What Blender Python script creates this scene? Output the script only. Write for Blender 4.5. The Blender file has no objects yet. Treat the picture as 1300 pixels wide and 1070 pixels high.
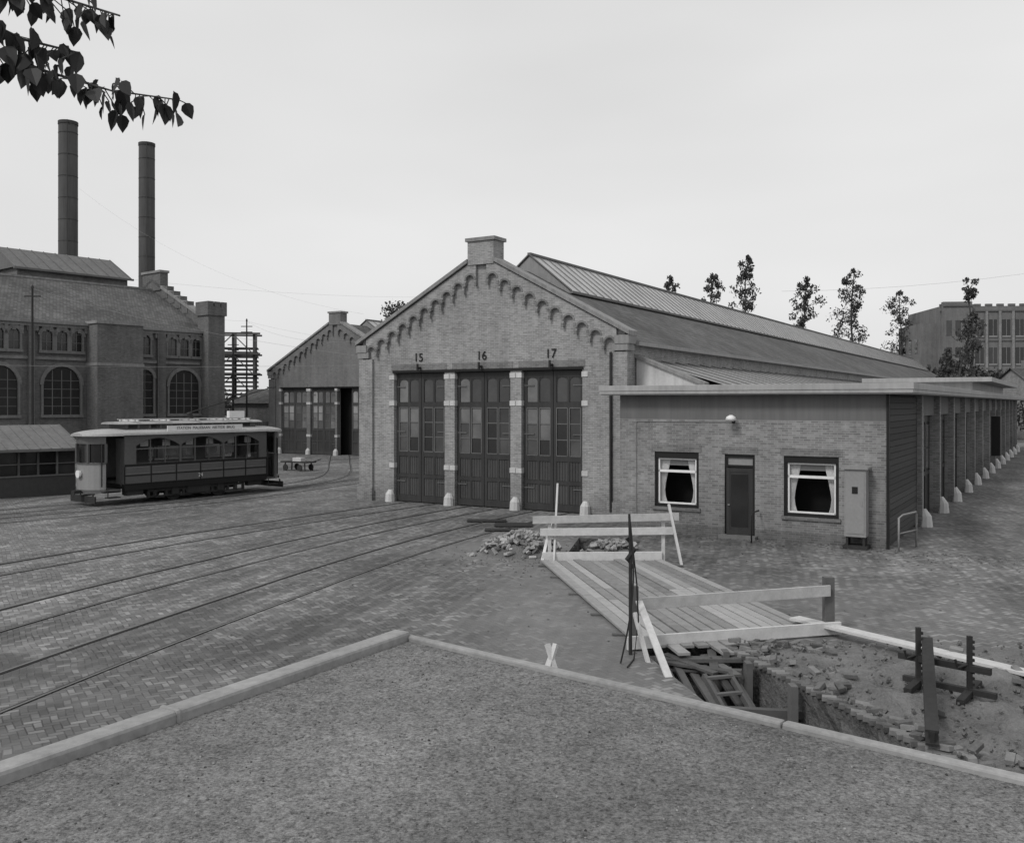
import bpy, math, random
from mathutils import Vector, Matrix, noise, Euler
from mathutils.geometry import delaunay_2d_cdt
R=random.Random(7)
scene=bpy.context.scene
COL=scene.collection
# ------------------------------------------------------------------ nodes
class NT:
    def __init__(s,nt): s.nt=nt
    def n(s,t,**k):
        x=s.nt.nodes.new(t)
        for a,b in k.items(): setattr(x,a,b)
        return x
    def set(s,sock,v):
        if isinstance(v,bpy.types.NodeSocket): s.nt.links.new(v,sock)
        elif v is not None: sock.default_value=v
    def m(s,op,a,b=None,c=None,clamp=False):
        x=s.n('ShaderNodeMath',operation=op); x.use_clamp=clamp
        s.set(x.inputs[0],a)
        if b is not None: s.set(x.inputs[1],b)
        if c is not None: s.set(x.inputs[2],c)
        return x.outputs[0]
    def mr(s,v,a,b,c,d):
        x=s.n('ShaderNodeMapRange'); s.set(x.inputs[0],v)
        for i,q in enumerate((a,b,c,d)): s.set(x.inputs[i+1],q)
        return x.outputs[0]
    def noise(s,vec,scale,detail=4,rough=.6):
        x=s.n('ShaderNodeTexNoise'); s.set(x.inputs['Vector'],vec)
        x.inputs['Scale'].default_value=scale; x.inputs['Detail'].default_value=min(detail,3.5); x.inputs['Roughness'].default_value=rough
        return x.outputs[0]
    def comb(s,x,y,z=0.0):
        c=s.n('ShaderNodeCombineXYZ'); s.set(c.inputs[0],x); s.set(c.inputs[1],y); s.set(c.inputs[2],z); return c.outputs[0]
    def sep(s,v):
        c=s.n('ShaderNodeSeparateXYZ'); s.set(c.inputs[0],v); return c.outputs
def newmat(name,rough=.85,metal=0.,spec=.3):
    mt=bpy.data.materials.new(name); mt.use_nodes=True
    t=NT(mt.node_tree); p=mt.node_tree.nodes['Principled BSDF']
    p.inputs['Roughness'].default_value=rough; p.inputs['Metallic'].default_value=metal
    p.inputs['Specular IOR Level'].default_value=spec
    co=t.n('ShaderNodeTexCoord')
    return mt,t,p,co
def setcol(t,p,val):
    t.set(p.inputs['Base Color'],t.comb(val,val,val))
def bump(t,p,h,st=.4,dist=.02):
    b=t.n('ShaderNodeBump'); b.inputs['Strength'].default_value=st; b.inputs['Distance'].default_value=dist
    t.set(b.inputs['Height'],h); t.set(p.inputs['Normal'],b.outputs[0])
def plain(name,base,rough=.8,var=.25,s1=.7,s2=12,metal=0.,spec=.3,bmp=.2,bd=.01,streak=False):
    mt,t,p,co=newmat(name,rough,metal,spec)
    v=co.outputs['Object']
    a=t.noise(v,s1,5); b=t.noise(v,s2,3)
    k=t.m('MULTIPLY_ADD',a,.6,t.m('MULTIPLY',b,.4))
    if streak:
        mp=t.n('ShaderNodeMapping'); mp.inputs['Scale'].default_value=(4,4,.25); t.set(mp.inputs[0],v)
        k=t.m('MULTIPLY_ADD',t.noise(mp.outputs[0],1.2,4),.5,t.m('MULTIPLY',k,.5))
    c=t.mr(k,.3,.7,base*(1-var),base*(1+var))
    setcol(t,p,c)
    if bmp: bump(t,p,b,bmp,bd)
    return mt
def wallvec(t,co):
    o=t.sep(co.outputs['Object']); nn=t.sep(co.outputs['Normal'])
    ax=t.m('ABSOLUTE',nn[0]); ay=t.m('ABSOLUTE',nn[1])
    g=t.m('GREATER_THAN',ax,ay)
    u=t.m('ADD',t.m('MULTIPLY',o[0],t.m('SUBTRACT',1.,g)),t.m('MULTIPLY',o[1],g))
    return u,o[2]
def brick(name,base,contrast=.22,mortar=1.4,bw=.22,rh=.068,ms=.009,stain=.42):
    mt,t,p,co=newmat(name,.9)
    u,v=wallvec(t,co); vec=t.comb(u,v)
    b=t.n('ShaderNodeTexBrick'); t.set(b.inputs['Vector'],vec)
    b.inputs['Scale'].default_value=1; b.inputs['Brick Width'].default_value=bw; b.inputs['Row Height'].default_value=rh
    b.inputs['Mortar Size'].default_value=ms; b.inputs['Mortar Smooth'].default_value=.2
    def g(x): return (x,x,x,1)
    b.inputs['Color1'].default_value=g(base*(1-contrast)); b.inputs['Color2'].default_value=g(base*(1+contrast)); b.inputs['Mortar'].default_value=g(base*mortar)
    bw_=t.n('ShaderNodeRGBToBW'); t.set(bw_.inputs[0],b.outputs[0])
    o=co.outputs['Object']
    n1=t.noise(o,.35,5,.7); mp=t.n('ShaderNodeMapping'); mp.inputs['Scale'].default_value=(3,3,.3); t.set(mp.inputs[0],o)
    n2=t.noise(mp.outputs[0],.8,4); n3=t.noise(o,6,3,.8)
    k=t.m('ADD',t.m('ADD',t.m('MULTIPLY',n1,.38),t.m('MULTIPLY',n2,.32)),t.m('MULTIPLY',n3,.3))
    k=t.mr(k,.3,.7,1-stain,1+stain)
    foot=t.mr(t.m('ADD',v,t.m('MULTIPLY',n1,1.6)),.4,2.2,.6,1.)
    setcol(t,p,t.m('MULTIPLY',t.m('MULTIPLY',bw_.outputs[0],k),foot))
    bump(t,p,b.outputs[1],-.3,.008)
    return mt
def tiles(name,base,w=.25,h=.3,contrast=.3,gap=.5,ms=.03,k=1.13,swap=False):
    mt,t,p,co=newmat(name,.8)
    o=t.sep(co.outputs['Object'])
    u,v=(o[0],t.m('MULTIPLY',o[1],k)) if swap else (o[1],t.m('MULTIPLY',o[0],k))
    b=t.n('ShaderNodeTexBrick'); t.set(b.inputs['Vector'],t.comb(u,v))
    b.inputs['Scale'].default_value=1; b.inputs['Brick Width'].default_value=w; b.inputs['Row Height'].default_value=h
    b.inputs['Mortar Size'].default_value=ms; b.inputs['Mortar Smooth'].default_value=.6
    def g(x): return (x,x,x,1)
    b.inputs['Color1'].default_value=g(base*(1-contrast)); b.inputs['Color2'].default_value=g(base*(1+contrast)); b.inputs['Mortar'].default_value=g(base*gap)
    q=t.n('ShaderNodeRGBToBW'); t.set(q.inputs[0],b.outputs[0])
    n1=t.noise(co.outputs['Object'],.3,6); c=t.m('MULTIPLY',q.outputs[0],t.mr(n1,.3,.7,.7,1.3))
    setcol(t,p,c); bump(t,p,b.outputs[1],-.5,.03)
    return mt
def wood(name,base,var=.35,rough=.8):
    mt,t,p,co=newmat(name,rough)
    a=t.noise(co.outputs['Object'],6,4); b=t.noise(co.outputs['Object'],40,3)
    g=t.n('ShaderNodeNewGeometry'); r=g.outputs['Random Per Island']
    k=t.m('ADD',t.m('MULTIPLY',a,.4),t.m('ADD',t.m('MULTIPLY',b,.2),t.m('MULTIPLY',r,.4)))
    setcol(t,p,t.mr(k,.25,.75,base*(1-var),base*(1+var))); bump(t,p,b,.2,.005)
    return mt
def ground_mat():
    mt,t,p,co=newmat('herringbone_paving',.8,spec=.3)
    o=t.sep(co.outputs['Object'])
    ca,sa=math.cos(.55),math.sin(.55); sc=1/.105
    wob=t.noise(co.outputs['Object'],.5,2)
    u=t.m('ADD',t.m('ADD',t.m('MULTIPLY',o[0],ca*sc),t.m('MULTIPLY',o[1],sa*sc)),t.m('MULTIPLY',wob,2.))
    v=t.m('ADD',t.m('ADD',t.m('MULTIPLY',o[0],-sa*sc),t.m('MULTIPLY',o[1],ca*sc)),t.m('MULTIPLY',wob,-1.5))
    i=t.m('FLOOR',u); j=t.m('FLOOR',v); fx=t.m('SUBTRACT',u,i); fy=t.m('SUBTRACT',v,j)
    mm=t.m('FLOORED_MODULO',t.m('SUBTRACT',i,j),4.)
    is1=t.m('COMPARE',mm,1.,.1); is2=t.m('COMPARE',mm,2.,.1); hz=t.m('LESS_THAN',mm,1.5); vt=t.m('SUBTRACT',1.,hz)
    al=t.m('ADD',t.m('MULTIPLY',t.m('ADD',fx,is1),hz),t.m('MULTIPLY',t.m('ADD',fy,is2),vt))
    ac=t.m('ADD',t.m('MULTIPLY',fy,hz),t.m('MULTIPLY',fx,vt))
    e=t.m('MINIMUM',t.m('MINIMUM',al,t.m('SUBTRACT',2.,al)),t.m('MINIMUM',ac,t.m('SUBTRACT',1.,ac)))
    wn=t.n('ShaderNodeTexWhiteNoise',noise_dimensions='2D'); t.set(wn.inputs['Vector'],t.comb(t.m('SUBTRACT',i,is1),t.m('SUBTRACT',j,is2)))
    rv=wn.outputs['Value']
    joint=t.mr(e,.02,.13,0.,1.)
    obj=co.outputs['Object']
    nb=t.noise(obj,.13,5,.7); nm=t.noise(obj,1.1,5,.7); nf=t.noise(obj,35,3)
    # dirt dragged along the direction of the tracks
    dv=t.comb(t.m('ADD',t.m('MULTIPLY',o[0],.93),t.m('MULTIPLY',o[1],-.37)),t.m('MULTIPLY',t.m('ADD',t.m('MULTIPLY',o[0],.37),t.m('MULTIPLY',o[1],.93)),.12))
    nd=t.noise(dv,.9,4,.65)
    rv3=t.m('POWER',rv,3.)
    br=t.m('ADD',t.mr(rv3,0,1,.115,.25),t.m('MULTIPLY',hz,.024))
    fill=t.mr(nm,.35,.65,.05,.14)
    jm=t.m('ADD',t.m('MULTIPLY',br,joint),t.m('MULTIPLY',fill,t.m('SUBTRACT',1.,joint)))
    st=t.m('MULTIPLY',t.m('MULTIPLY',t.mr(nb,.32,.68,.62,1.32),t.mr(nm,.3,.7,.84,1.16)),t.mr(nd,.32,.62,.62,1.14))
    pav=t.m('MULTIPLY',jm,st)
    def ell(cx,cy,rx,ry,amt):
        dx=t.m('DIVIDE',t.m('SUBTRACT',o[0],cx),rx); dy=t.m('DIVIDE',t.m('SUBTRACT',o[1],cy),ry)
        d=t.m('SQRT',t.m('ADD',t.m('MULTIPLY',dx,dx),t.m('MULTIPLY',dy,dy)))
        d=t.m('ADD',d,t.mr(nm,.3,.7,-.45,.45))
        return t.m('MULTIPLY',t.mr(d,.6,1.1,1.,0.),amt)
    mk=t.m('MAXIMUM',ell(6.8,12.,3.6,4.6,1.),t.m('MAXIMUM',ell(.6,26.6,3.6,2.0,.85),t.m('MAXIMUM',ell(1.2,19.5,2.2,7.,.65),ell(6.,19,4,3.5,.35))))
    dk=t.m('MAXIMUM',ell(-8.6,14.6,1.9,1.4,.8),ell(-6.2,17.5,.9,3.,.4))
    sand=t.mr(t.m('ADD',t.m('MULTIPLY',nf,.5),t.m('MULTIPLY',nm,.5)),.3,.7,.11,.24)
    c=t.m('ADD',t.m('MULTIPLY',pav,t.m('SUBTRACT',1.,mk)),t.m('MULTIPLY',sand,mk))
    c=t.m('ADD',t.m('MULTIPLY',c,t.m('SUBTRACT',1.,dk)),t.m('MULTIPLY',t.m('MULTIPLY',sand,.4),dk))
    setcol(t,p,c)
    h=t.m('ADD',t.m('MULTIPLY',t.m('MULTIPLY',joint,t.m('ADD',.7,t.m('MULTIPLY',rv,.4))),t.m('SUBTRACT',1.,mk)),t.m('MULTIPLY',nf,.3))
    bump(t,p,h,.6,.012)
    return mt
def gravel_mat():
    mt,t,p,co=newmat('roof_felt_grit',.9)
    n=t.noise(co.outputs['Object'],.9,6,.7); n2=t.noise(co.outputs['Object'],95,2,.8); n3=t.noise(co.outputs['Object'],45,2,.7); n4=t.noise(co.outputs['Object'],5,3,.7)
    g=t.mr(t.m('ADD',t.m('MULTIPLY',n2,.6),t.m('MULTIPLY',n3,.4)),.36,.64,.05,.25)
    setcol(t,p,t.m('MULTIPLY',t.m('MULTIPLY',g,t.mr(n4,.3,.7,.85,1.15)),t.mr(n,.3,.7,.72,1.25))); bump(t,p,n2,.6,.007)
    return mt
def leafmat(name,base):
    mt,t,p,co=newmat(name,.6)
    g=t.n('ShaderNodeNewGeometry')
    setcol(t,p,t.mr(g.outputs['Random Per Island'],0,1,base*.4,base*1.7))
    return mt
def glassmat(name,base=.02,rough=.12,var=.04,pw=3.):
    mt,t,p,co=newmat(name,rough,spec=.6)
    g=t.n('ShaderNodeNewGeometry'); r=g.outputs['Random Per Island']
    n=t.noise(co.outputs['Object'],.8,3)
    setcol(t,p,t.mr(t.m('MULTIPLY',t.m('POWER',r,pw),n),0,.5,base,base+var))
    bump(t,p,t.noise(co.outputs['Object'],2.,2),.15,.02)
    return mt
MT=dict(
 ground=ground_mat(), gravel=gravel_mat(),
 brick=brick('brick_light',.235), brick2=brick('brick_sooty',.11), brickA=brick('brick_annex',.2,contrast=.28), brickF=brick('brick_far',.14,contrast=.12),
 brickd=brick('brick_trim',.15), stone=plain('sandstone',.5,var=.25,streak=True), cope=plain('coping_stone',.22,var=.4,streak=True),
 conc=plain('concrete_render',.14,var=.25,s2=60,streak=True), fascia=plain('zinc_fascia',.33,var=.25,streak=True),
 tile=tiles('roof_tiles',.095), tile2=tiles('slate_tiles',.095,swap=True), zinc=plain('zinc_sheet',.23,var=.3,rough=.5,spec=.5,streak=True), zincd=plain('corrugated_sheet',.13,var=.35,streak=True),
 sky=plain('rooflight_glass',.36,var=.28,rough=.35,spec=.5), bar=plain('glazing_bar',.15),
 door=plain('door_paint',.038,rough=.45,var=.35,s2=20,streak=True), doorl=plain('door_paint_worn',.058,rough=.5,var=.4,streak=True), munt=plain('muntin_paint',.12,rough=.5,var=.3),
 glass=glassmat('pane_glass',.012), paneg=glassmat('sky_sheen_pane',.016,.15,.16,1.6), panel=glassmat('pale_pane',.06,.2,.28,1.2), black=plain('black_paint',.012,rough=.5), dark=plain('dark_interior',.008,bmp=0),  # paneg: sky reflection put into the base colour as random lighter panes
 white=plain('white_paint',.72,var=.1,rough=.5), plast=plain('lime_plaster',.46,var=.3,streak=True),
 curt=plain('curtain_cloth',.7,var=.12), wood=wood('new_timber',.48), woodd=wood('old_timber',.10), sid=wood('siding_boards',.05),
 deck=wood('deck_planks',.26,var=.42), iron=plain('rusty_iron',.03,var=.4), rail=plain('steel_rail',.10,rough=.45,metal=0.,var=.3,spec=.6), groove=plain('rail_groove',.025),
 grey=plain('grey_paint',.25,var=.14,rough=.5), tramg=plain('tram_panel_paint',.10,var=.18,rough=.35,spec=.5), traml=plain('tram_cream_paint',.25,var=.12,rough=.4,spec=.5),
 tramr=plain('tram_roof_canvas',.33,var=.3), chim=plain('sooty_steel',.05,var=.4,streak=True), earth=plain('dug_earth',.10,var=.6,s1=1.5,s2=14,bmp=.8,bd=.06),
 sand=plain('trench_sand',.145,var=.45,s1=1.4,s2=22,bmp=.8,bd=.05), leaf=leafmat('foliage_leaf',.055), leafn=leafmat('near_leaf',.025), bark=plain('tree_bark',.06),
 pbrick=wood('loose_brick',.145,var=.6), lead=plain('roof_edge_lead',.27,var=.35,s1=2,s2=25,rough=.6), litter=leafmat('dry_leaf',.08), grit=wood('loose_grit',.17,var=.8),
)
# ------------------------------------------------------------------ mesh buffer
class B:
    def __init__(s): s.v=[]; s.f=[]
    def add(s,vs,fs):
        o=len(s.v); s.v+= [tuple(q) for q in vs]; s.f+=[tuple(o+i for i in q) for q in fs]; return s
    def box(s,x0,x1,y0,y1,z0,z1):
        return s.add([(x0,y0,z0),(x1,y0,z0),(x1,y1,z0),(x0,y1,z0),(x0,y0,z1),(x1,y0,z1),(x1,y1,z1),(x0,y1,z1)],
          [(0,3,2,1),(4,5,6,7),(0,1,5,4),(1,2,6,5),(2,3,7,6),(3,0,4,7)])
    def obox(s,c,sz,rot):
        vs=[]
        for z in(-.5,.5):
            for x,y in((-.5,-.5),(.5,-.5),(.5,.5),(-.5,.5)): vs.append(Vector(c)+rot@Vector((x*sz[0],y*sz[1],z*sz[2])))
        return s.add(vs,[(0,3,2,1),(4,5,6,7),(0,1,5,4),(1,2,6,5),(2,3,7,6),(3,0,4,7)])
    def beam(s,p,q,w,h):
        p=Vector(p);q=Vector(q);d=q-p
        rot=d.to_track_quat('X','Z').to_matrix()
        return s.obox((p+q)/2,(d.length,w,h),rot)
    def _pr(s,pa,pb):
        n=len(pa); s.add(pa+pb,[tuple(range(n)),tuple(range(2*n-1,n-1,-1))]+[(i,n+i,n+(i+1)%n,(i+1)%n) for i in range(n)]); return s
    def py(s,poly,y0,y1): return s._pr([(x,y0,z) for x,z in poly],[(x,y1,z) for x,z in poly])
    def pz(s,poly,z0,z1): return s._pr([(x,y,z0) for x,y in poly],[(x,y,z1) for x,y in poly])
    def px(s,poly,x0,x1): return s._pr([(x0,y,z) for y,z in poly],[(x1,y,z) for y,z in poly])
    def poly(s,pts): return s.add(pts,[tuple(range(len(pts)))])
    def tube(s,pts,rad,n=8,cap=True):
        pts=[Vector(p) for p in pts]
        if not isinstance(rad,(list,tuple)): rad=[rad]*len(pts)
        vs=[];fs=[]
        for i,p in enumerate(pts):
            d=(pts[min(i+1,len(pts)-1)]-pts[max(i-1,0)]).normalized()
            a=d.orthogonal().normalized() if abs(d.z)<.9 else Vector((1,0,0)); a=(a-d*a.dot(d)).normalized(); b=d.cross(a)
            for k in range(n):
                an=2*math.pi*k/n; vs.append(p+(a*math.cos(an)+b*math.sin(an))*rad[i])
        for i in range(len(pts)-1):
            for k in range(n): fs.append((i*n+k,i*n+(k+1)%n,(i+1)*n+(k+1)%n,(i+1)*n+k))
        if cap: fs.append(tuple(range(n-1,-1,-1))); fs.append(tuple((len(pts)-1)*n+k for k in range(n)))
        return s.add(vs,fs)
    def make(s,name,mat,parent=None,smooth=False,bevel=0,loc=None,rz=None,recalc=True):
        me=bpy.data.meshes.new(name); me.from_pydata(s.v,[],s.f); me.update()
        if recalc:
            import bmesh
            bm=bmesh.new(); bm.from_mesh(me); bmesh.ops.recalc_face_normals(bm,faces=bm.faces); bm.to_mesh(me); bm.free()
        ob=bpy.data.objects.new(name,me); COL.objects.link(ob)
        me.materials.append(MT[mat] if isinstance(mat,str) else mat)
        if parent: ob.parent=parent
        if loc: ob.location=loc
        if rz is not None: ob.rotation_euler=(0,0,rz)
        if smooth:
            for p in me.polygons: p.use_smooth=True
        if bevel:
            m=ob.modifiers.new('b','BEVEL'); m.width=bevel; m.segments=2; m.limit_method='ANGLE'
        return ob
def empty(name,loc=(0,0,0),rz=0):
    e=bpy.data.objects.new(name,None); COL.objects.link(e); e.location=loc; e.rotation_euler=(0,0,rz); e.empty_display_size=.5
    return e
def text(body,name,size,mat,parent,loc,rot,ext=.01):
    c=bpy.data.curves.new(name,'FONT'); c.body=body; c.size=size; c.align_x='CENTER'; c.align_y='CENTER'; c.extrude=ext
    o=bpy.data.objects.new(name,c); COL.objects.link(o); c.materials.append(MT[mat]); o.parent=parent; o.location=loc; o.rotation_euler=rot
    return o
# ------------------------------------------------------------------ camera / light / world
cam=bpy.data.cameras.new('camera'); co=bpy.data.objects.new('camera',cam); COL.objects.link(co); scene.camera=co
co.location=(0,0,4.2); co.rotation_euler=(math.radians(90),0,0)
cam.sensor_width=36; cam.lens=32.8; cam.shift_y=-.0177; cam.clip_end=5000; cam.clip_start=.05
w=bpy.data.worlds.new('World'); scene.world=w; w.use_nodes=True
t=NT(w.node_tree); bg=w.node_tree.nodes['Background']
sk=t.n('ShaderNodeTexSky'); sk.sky_type='NISHITA'; sk.sun_disc=False; sk.sun_elevation=math.radians(46); sk.sun_rotation=math.radians(225); sk.dust_density=4
b_=t.n('ShaderNodeRGBToBW'); t.set(b_.inputs[0],sk.outputs[0])
tc=t.n('ShaderNodeTexCoord'); mp=t.n('ShaderNodeMapping'); mp.inputs['Scale'].default_value=(1,1,3.2); t.set(mp.inputs[0],tc.outputs['Generated'])
cl=t.noise(mp.outputs[0],1.4,5,.5)
base=t.m('ADD',t.m('MULTIPLY',b_.outputs[0],.2),t.mr(cl,.3,.7,6.3,7.6))
t.set(bg.inputs[0],t.comb(base,base,base)); bg.inputs[1].default_value=.1
sun=bpy.data.lights.new('sun','SUN'); so=bpy.data.objects.new('sun',sun); COL.objects.link(so)
sun.energy=1.5; sun.angle=math.radians(12); sun.color=(1,.985,.97)
so.rotation_euler=Vector((.62,.62,-.9)).to_track_quat('-Z','Y').to_euler()
scene.view_settings.view_transform='Standard'; scene.view_settings.look='None'; scene.view_settings.exposure=0
# ------------------------------------------------------------------ ground
def inpoly(p,poly):
    x,y=p; c=False
    for i in range(len(poly)):
        x1,y1=poly[i]; x2,y2=poly[i-1]
        if (y1>y)!=(y2>y) and x<(x2-x1)*(y-y1)/(y2-y1)+x1: c=not c
    return c
trench=[(2.1,16.4),(3.5,16.4),(5.65,9.0),(3.5,9.0)]
def xr(y): return 3.5+(16.4-y)/7.4*2.15
pit=[(1.6,26.4),(3.4,25.9),(3.9,28.4),(2.1,29.2)]
out=[(-1500,-300),(1500,-300),(1500,2500),(-1500,2500)]
mid=[(-30,2),(25,2),(25,60),(-30,60)]
vs=[Vector(p) for p in out+mid+trench+pit]
es=[(a+i,a+(i+1)%4) for a in(0,4,8,12) for i in range(4)]
v2,e2,f2,*_=delaunay_2d_cdt(vs,es,[],0,1e-5)
g=B(); g.v=[(v.x,v.y,0) for v in v2]
for f in f2:
    c=sum((v2[i] for i in f),Vector((0,0)))/len(f)
    if not inpoly(c,trench) and not inpoly(c,pit): g.f.append(tuple(f))
me=bpy.data.meshes.new('ground'); me.from_pydata(g.v,[],g.f); go=bpy.data.objects.new('ground',me); COL.objects.link(go); me.materials.append(MT['ground'])
for p in me.polygons:
    if p.normal.z<0: p.flip()
for nm,poly,dp in(('trench',trench,1.9),('brick_pit',pit,.9)):
    b=B(); n=len(poly)
    cx=sum(p[0] for p in poly)/n; cy=sum(p[1] for p in poly)/n
    K=40; ring=[]
    for i in range(n):
        for k in range(K):
            a=poly[i]; c=poly[(i+1)%n]; ring.append((a[0]+(c[0]-a[0])*k/K,a[1]+(c[1]-a[1])*k/K))
    L=12; vv=[];ff=[]; N=len(ring)
    for l in range(L+1):
        for (x,y) in ring:
            z=-dp*l/L; ins=.12*(l/L)+ (.10*noise.noise(Vector((x*2.2,y*2.2,z*2.5)))+.05*noise.noise(Vector((x*7,y*7,z*8))) if l>0 else 0)
            d=Vector((cx-x,cy-y)).normalized(); vv.append((x+d.x*ins,y+d.y*ins,z+(0 if l==0 else .03*noise.noise(Vector((x*5,y*5,z*5))))))
    for l in range(L):
        for i in range(N): ff.append((l*N+i,l*N+(i+1)%N,(l+1)*N+(i+1)%N,(l+1)*N+i))
    ff.append(tuple(L*N+i for i in range(N)))
    b.add(vv,ff); b.make(nm,'earth')
b=B(); NX,NY=100,110; vv=[];ff=[]
for j in range(NY+1):
    y=8.0+j/NY*8.3
    xl=xr(y)
    for i in range(NX+1):
        u=i/NX; x=xl+.01+u*5.3
        edge=min(1,u*9,(1-u)*4,(j/NY)*5,(1-j/NY)*4)
        h=.12+.2*noise.fractal(Vector((x*.8,y*.8,0)),1,2,4)+.06*noise.noise(Vector((x*5,y*5,1)))+.035*noise.noise(Vector((x*13,y*13,1)))
        vv.append((x,y,-.02+max(0.,edge)*max(h,.0)))
for j in range(NY):
    for i in range(NX): a=j*(NX+1)+i; ff.append((a,a+1,a+NX+2,a+NX+1))
b.add(vv,ff); b.make('dug_sand','sand',smooth=True)
def rotr(z=None,tilt=.3): 
    return Euler((R.uniform(-tilt,tilt),R.uniform(-tilt,tilt),R.uniform(0,6.28) if z is None else z)).to_matrix()
# edge of lifted paving (brick courses visible at the lip of the trench) + loose bricks
b=B(); y=9.2
while y<15.9:
    x=xr(y); b.obox((x+.06,y,.03),(.2,.1,.07),rotr(z=-.28+R.uniform(-.15,.15),tilt=.08))
    if R.random()<.75: b.obox((x+.28+R.uniform(-.03,.05),y+R.uniform(-.03,.03),.05),(.2,.1,.07),rotr(z=-.28+R.uniform(-.4,.4),tilt=.2))
    y+=.125
for i in range(26):
    y=R.uniform(9.0,16.0); x=xr(y)+abs(R.gauss(.3,.35))+.05
    b.obox((x,y,R.uniform(.09,.2)),(.2,.1,.065),rotr(tilt=.35))
for i in range(26):
    b.obox((R.gauss(8.2,.6),R.gauss(13.4,.9),.17+R.uniform(0,.08)),(.2,.1,.065),rotr(tilt=.4))
for i in range(70):
    q=abs(R.gauss(0,.5)); an=R.uniform(0,6.28)
    b.obox((7.3+q*math.cos(an),10.9+q*math.sin(an)*.7,max(.1,.42-.35*q)+R.uniform(-.04,.04)),(.2,.1,.065),rotr(tilt=.7))
for i in range(20):
    b.obox((R.uniform(4.1,5.3),R.uniform(15.4,16.2),.07),(.2,.1,.065),rotr(tilt=.15))
b.make('loose_pavers','pbrick',bevel=.006)
b=B()
for i in range(900):
    y=R.uniform(8.6,16.0); x=xr(y)+R.uniform(0.05,5); s=R.uniform(.015,.06)
    b.obox((x,y,R.uniform(.08,.17)),(s,s*R.uniform(.6,1),s*.7),rotr(tilt=1.5))
for i in range(300):
    s=R.uniform(.015,.05); b.obox((R.gauss(1.0,1.4),R.gauss(25.2,1.2),.01),(s,s*R.uniform(.6,1),s*.7),rotr(tilt=1.5))
b.make('earth_clods','sand')
def heap(name,cx,cy,rx,ry,h,n):
    e=empty(name); b=B(); vv=[];ff=[]; NR,NA=10,28
    for r in range(NR+1):
        for a in range(NA):
            q=r/NR; an=a/NA*6.283
            x=cx+rx*q*math.cos(an); y=cy+ry*q*math.sin(an)
            vv.append((x,y,-.03+h*(1-q*q)*(.75+.4*noise.noise(Vector((x*2,y*2,0))))))
    for r in range(NR):
        for a in range(NA): ff.append((r*NA+a,r*NA+(a+1)%NA,(r+1)*NA+(a+1)%NA,(r+1)*NA+a))
    b.add(vv,ff); b.make('soil_core','sand',e,smooth=True)
    b=B()
    for i in range(n):
        q=abs(R.gauss(0,.5)); an=R.uniform(0,6.283)
        if q>1.15: q=R.random()
        b.obox((cx+rx*q*math.cos(an),cy+ry*q*math.sin(an),max(.03,h*(1-q*q)*.95+R.uniform(-.03,.08))),(R.choice([.2,.2,.12]),.1,.065),rotr(tilt=.9))
    b.make('bricks',wood('heap_brick',.24,var=.6),e)
heap('rubble_pile',.25,26.0,1.35,.75,.55,440)
heap('rubble_pile',2.9,26.6,.9,.5,.22,110)
b=B(); b.box(-.6,.7,31.6,32.5,.03,.05); b.box(-.9,.2,30.5,31.1,.03,.045); b.box(-1.6,-.2,32.9,33.5,.03,.045)
b.make('manhole_plate','iron')
b=B()
for i in range(1500):
    x=R.uniform(3.5,15); y=31.3-(x-3.6)*.6-abs(R.gauss(.1,1.6))-.1
    if R.random()<.3: x=R.uniform(-12,12); y=R.uniform(14,36)
    s=R.uniform(.02,.05); m=rotr(tilt=.3); p=Vector((x,y,.012))
    b.add([p+m@Vector((-s,0,0)),p+m@Vector((0,-s*.6,0)),p+m@Vector((s,0,0)),p+m@Vector((0,s*.6,0))],[(0,1,2,3)])
b.make('fallen_leaves','litter',recalc=False)
# ------------------------------------------------------------------ tracks
def smoothpath(P,step=.5):
    P=[Vector(p) for p in P]; out=[]
    for i in range(len(P)-1):
        p0=P[max(i-1,0)];p1=P[i];p2=P[i+1];p3=P[min(i+2,len(P)-1)]
        n=max(2,int((p2-p1).length/step))
        for k in range(n):
            t_=k/n; out.append(.5*((2*p1)+(p2-p0)*t_+(2*p0-5*p1+4*p2-p3)*t_*t_+(3*p1-p0-3*p2+p3)*t_**3))
    out.append(P[-1]); return out
def strip(b,path,off,w,z):
    vs=[];n=len(path)
    for i,p in enumerate(path):
        d=(path[min(i+1,n-1)]-path[max(i-1,0)]).normalized(); nn=Vector((d.y,-d.x))
        for o in(off-w/2,off+w/2): q=p+nn*o; vs.append((q.x,q.y,z))
    b.add(vs,[(2*i,2*i+1,2*i+3,2*i+2) for i in range(n-1)])
tr=[
 [(1.9,36.6),(1.4,35.8),(-.1,33.1),(-1.9,29.5),(-3.2,26.5),(-4.35,23.5),(-5.4,20.3),(-6.4,17.2),(-7.2,14.5),(-8.0,11.5),(-9,7.5),(-10,2)],
 [(-.85,38.2),(-1.3,37.4),(-2.9,34.7),(-4.7,31.2),(-6.4,27.5),(-7.8,24),(-9.1,20.6),(-10.2,17),(-11.2,13),(-12.2,8)],
 [(-3.6,39.9),(-4,39),(-6.1,35.8),(-8.4,32),(-10.6,28.2),(-12.4,24.6),(-14.2,20.5),(-15.8,16)],
 [(-14,76),(-12.2,66),(-10.6,57),(-10.4,51.5),(-12.1,46),(-14.8,42.35),(-18.3,37.7),(-22.6,32.6),(-27,28.5),(-33,24)],
 [(-7.2,73),(-5.8,64),(-6.5,55),(-9.3,48),(-13.0,40),(-17.8,33.8),(-24,28)],
]
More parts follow.
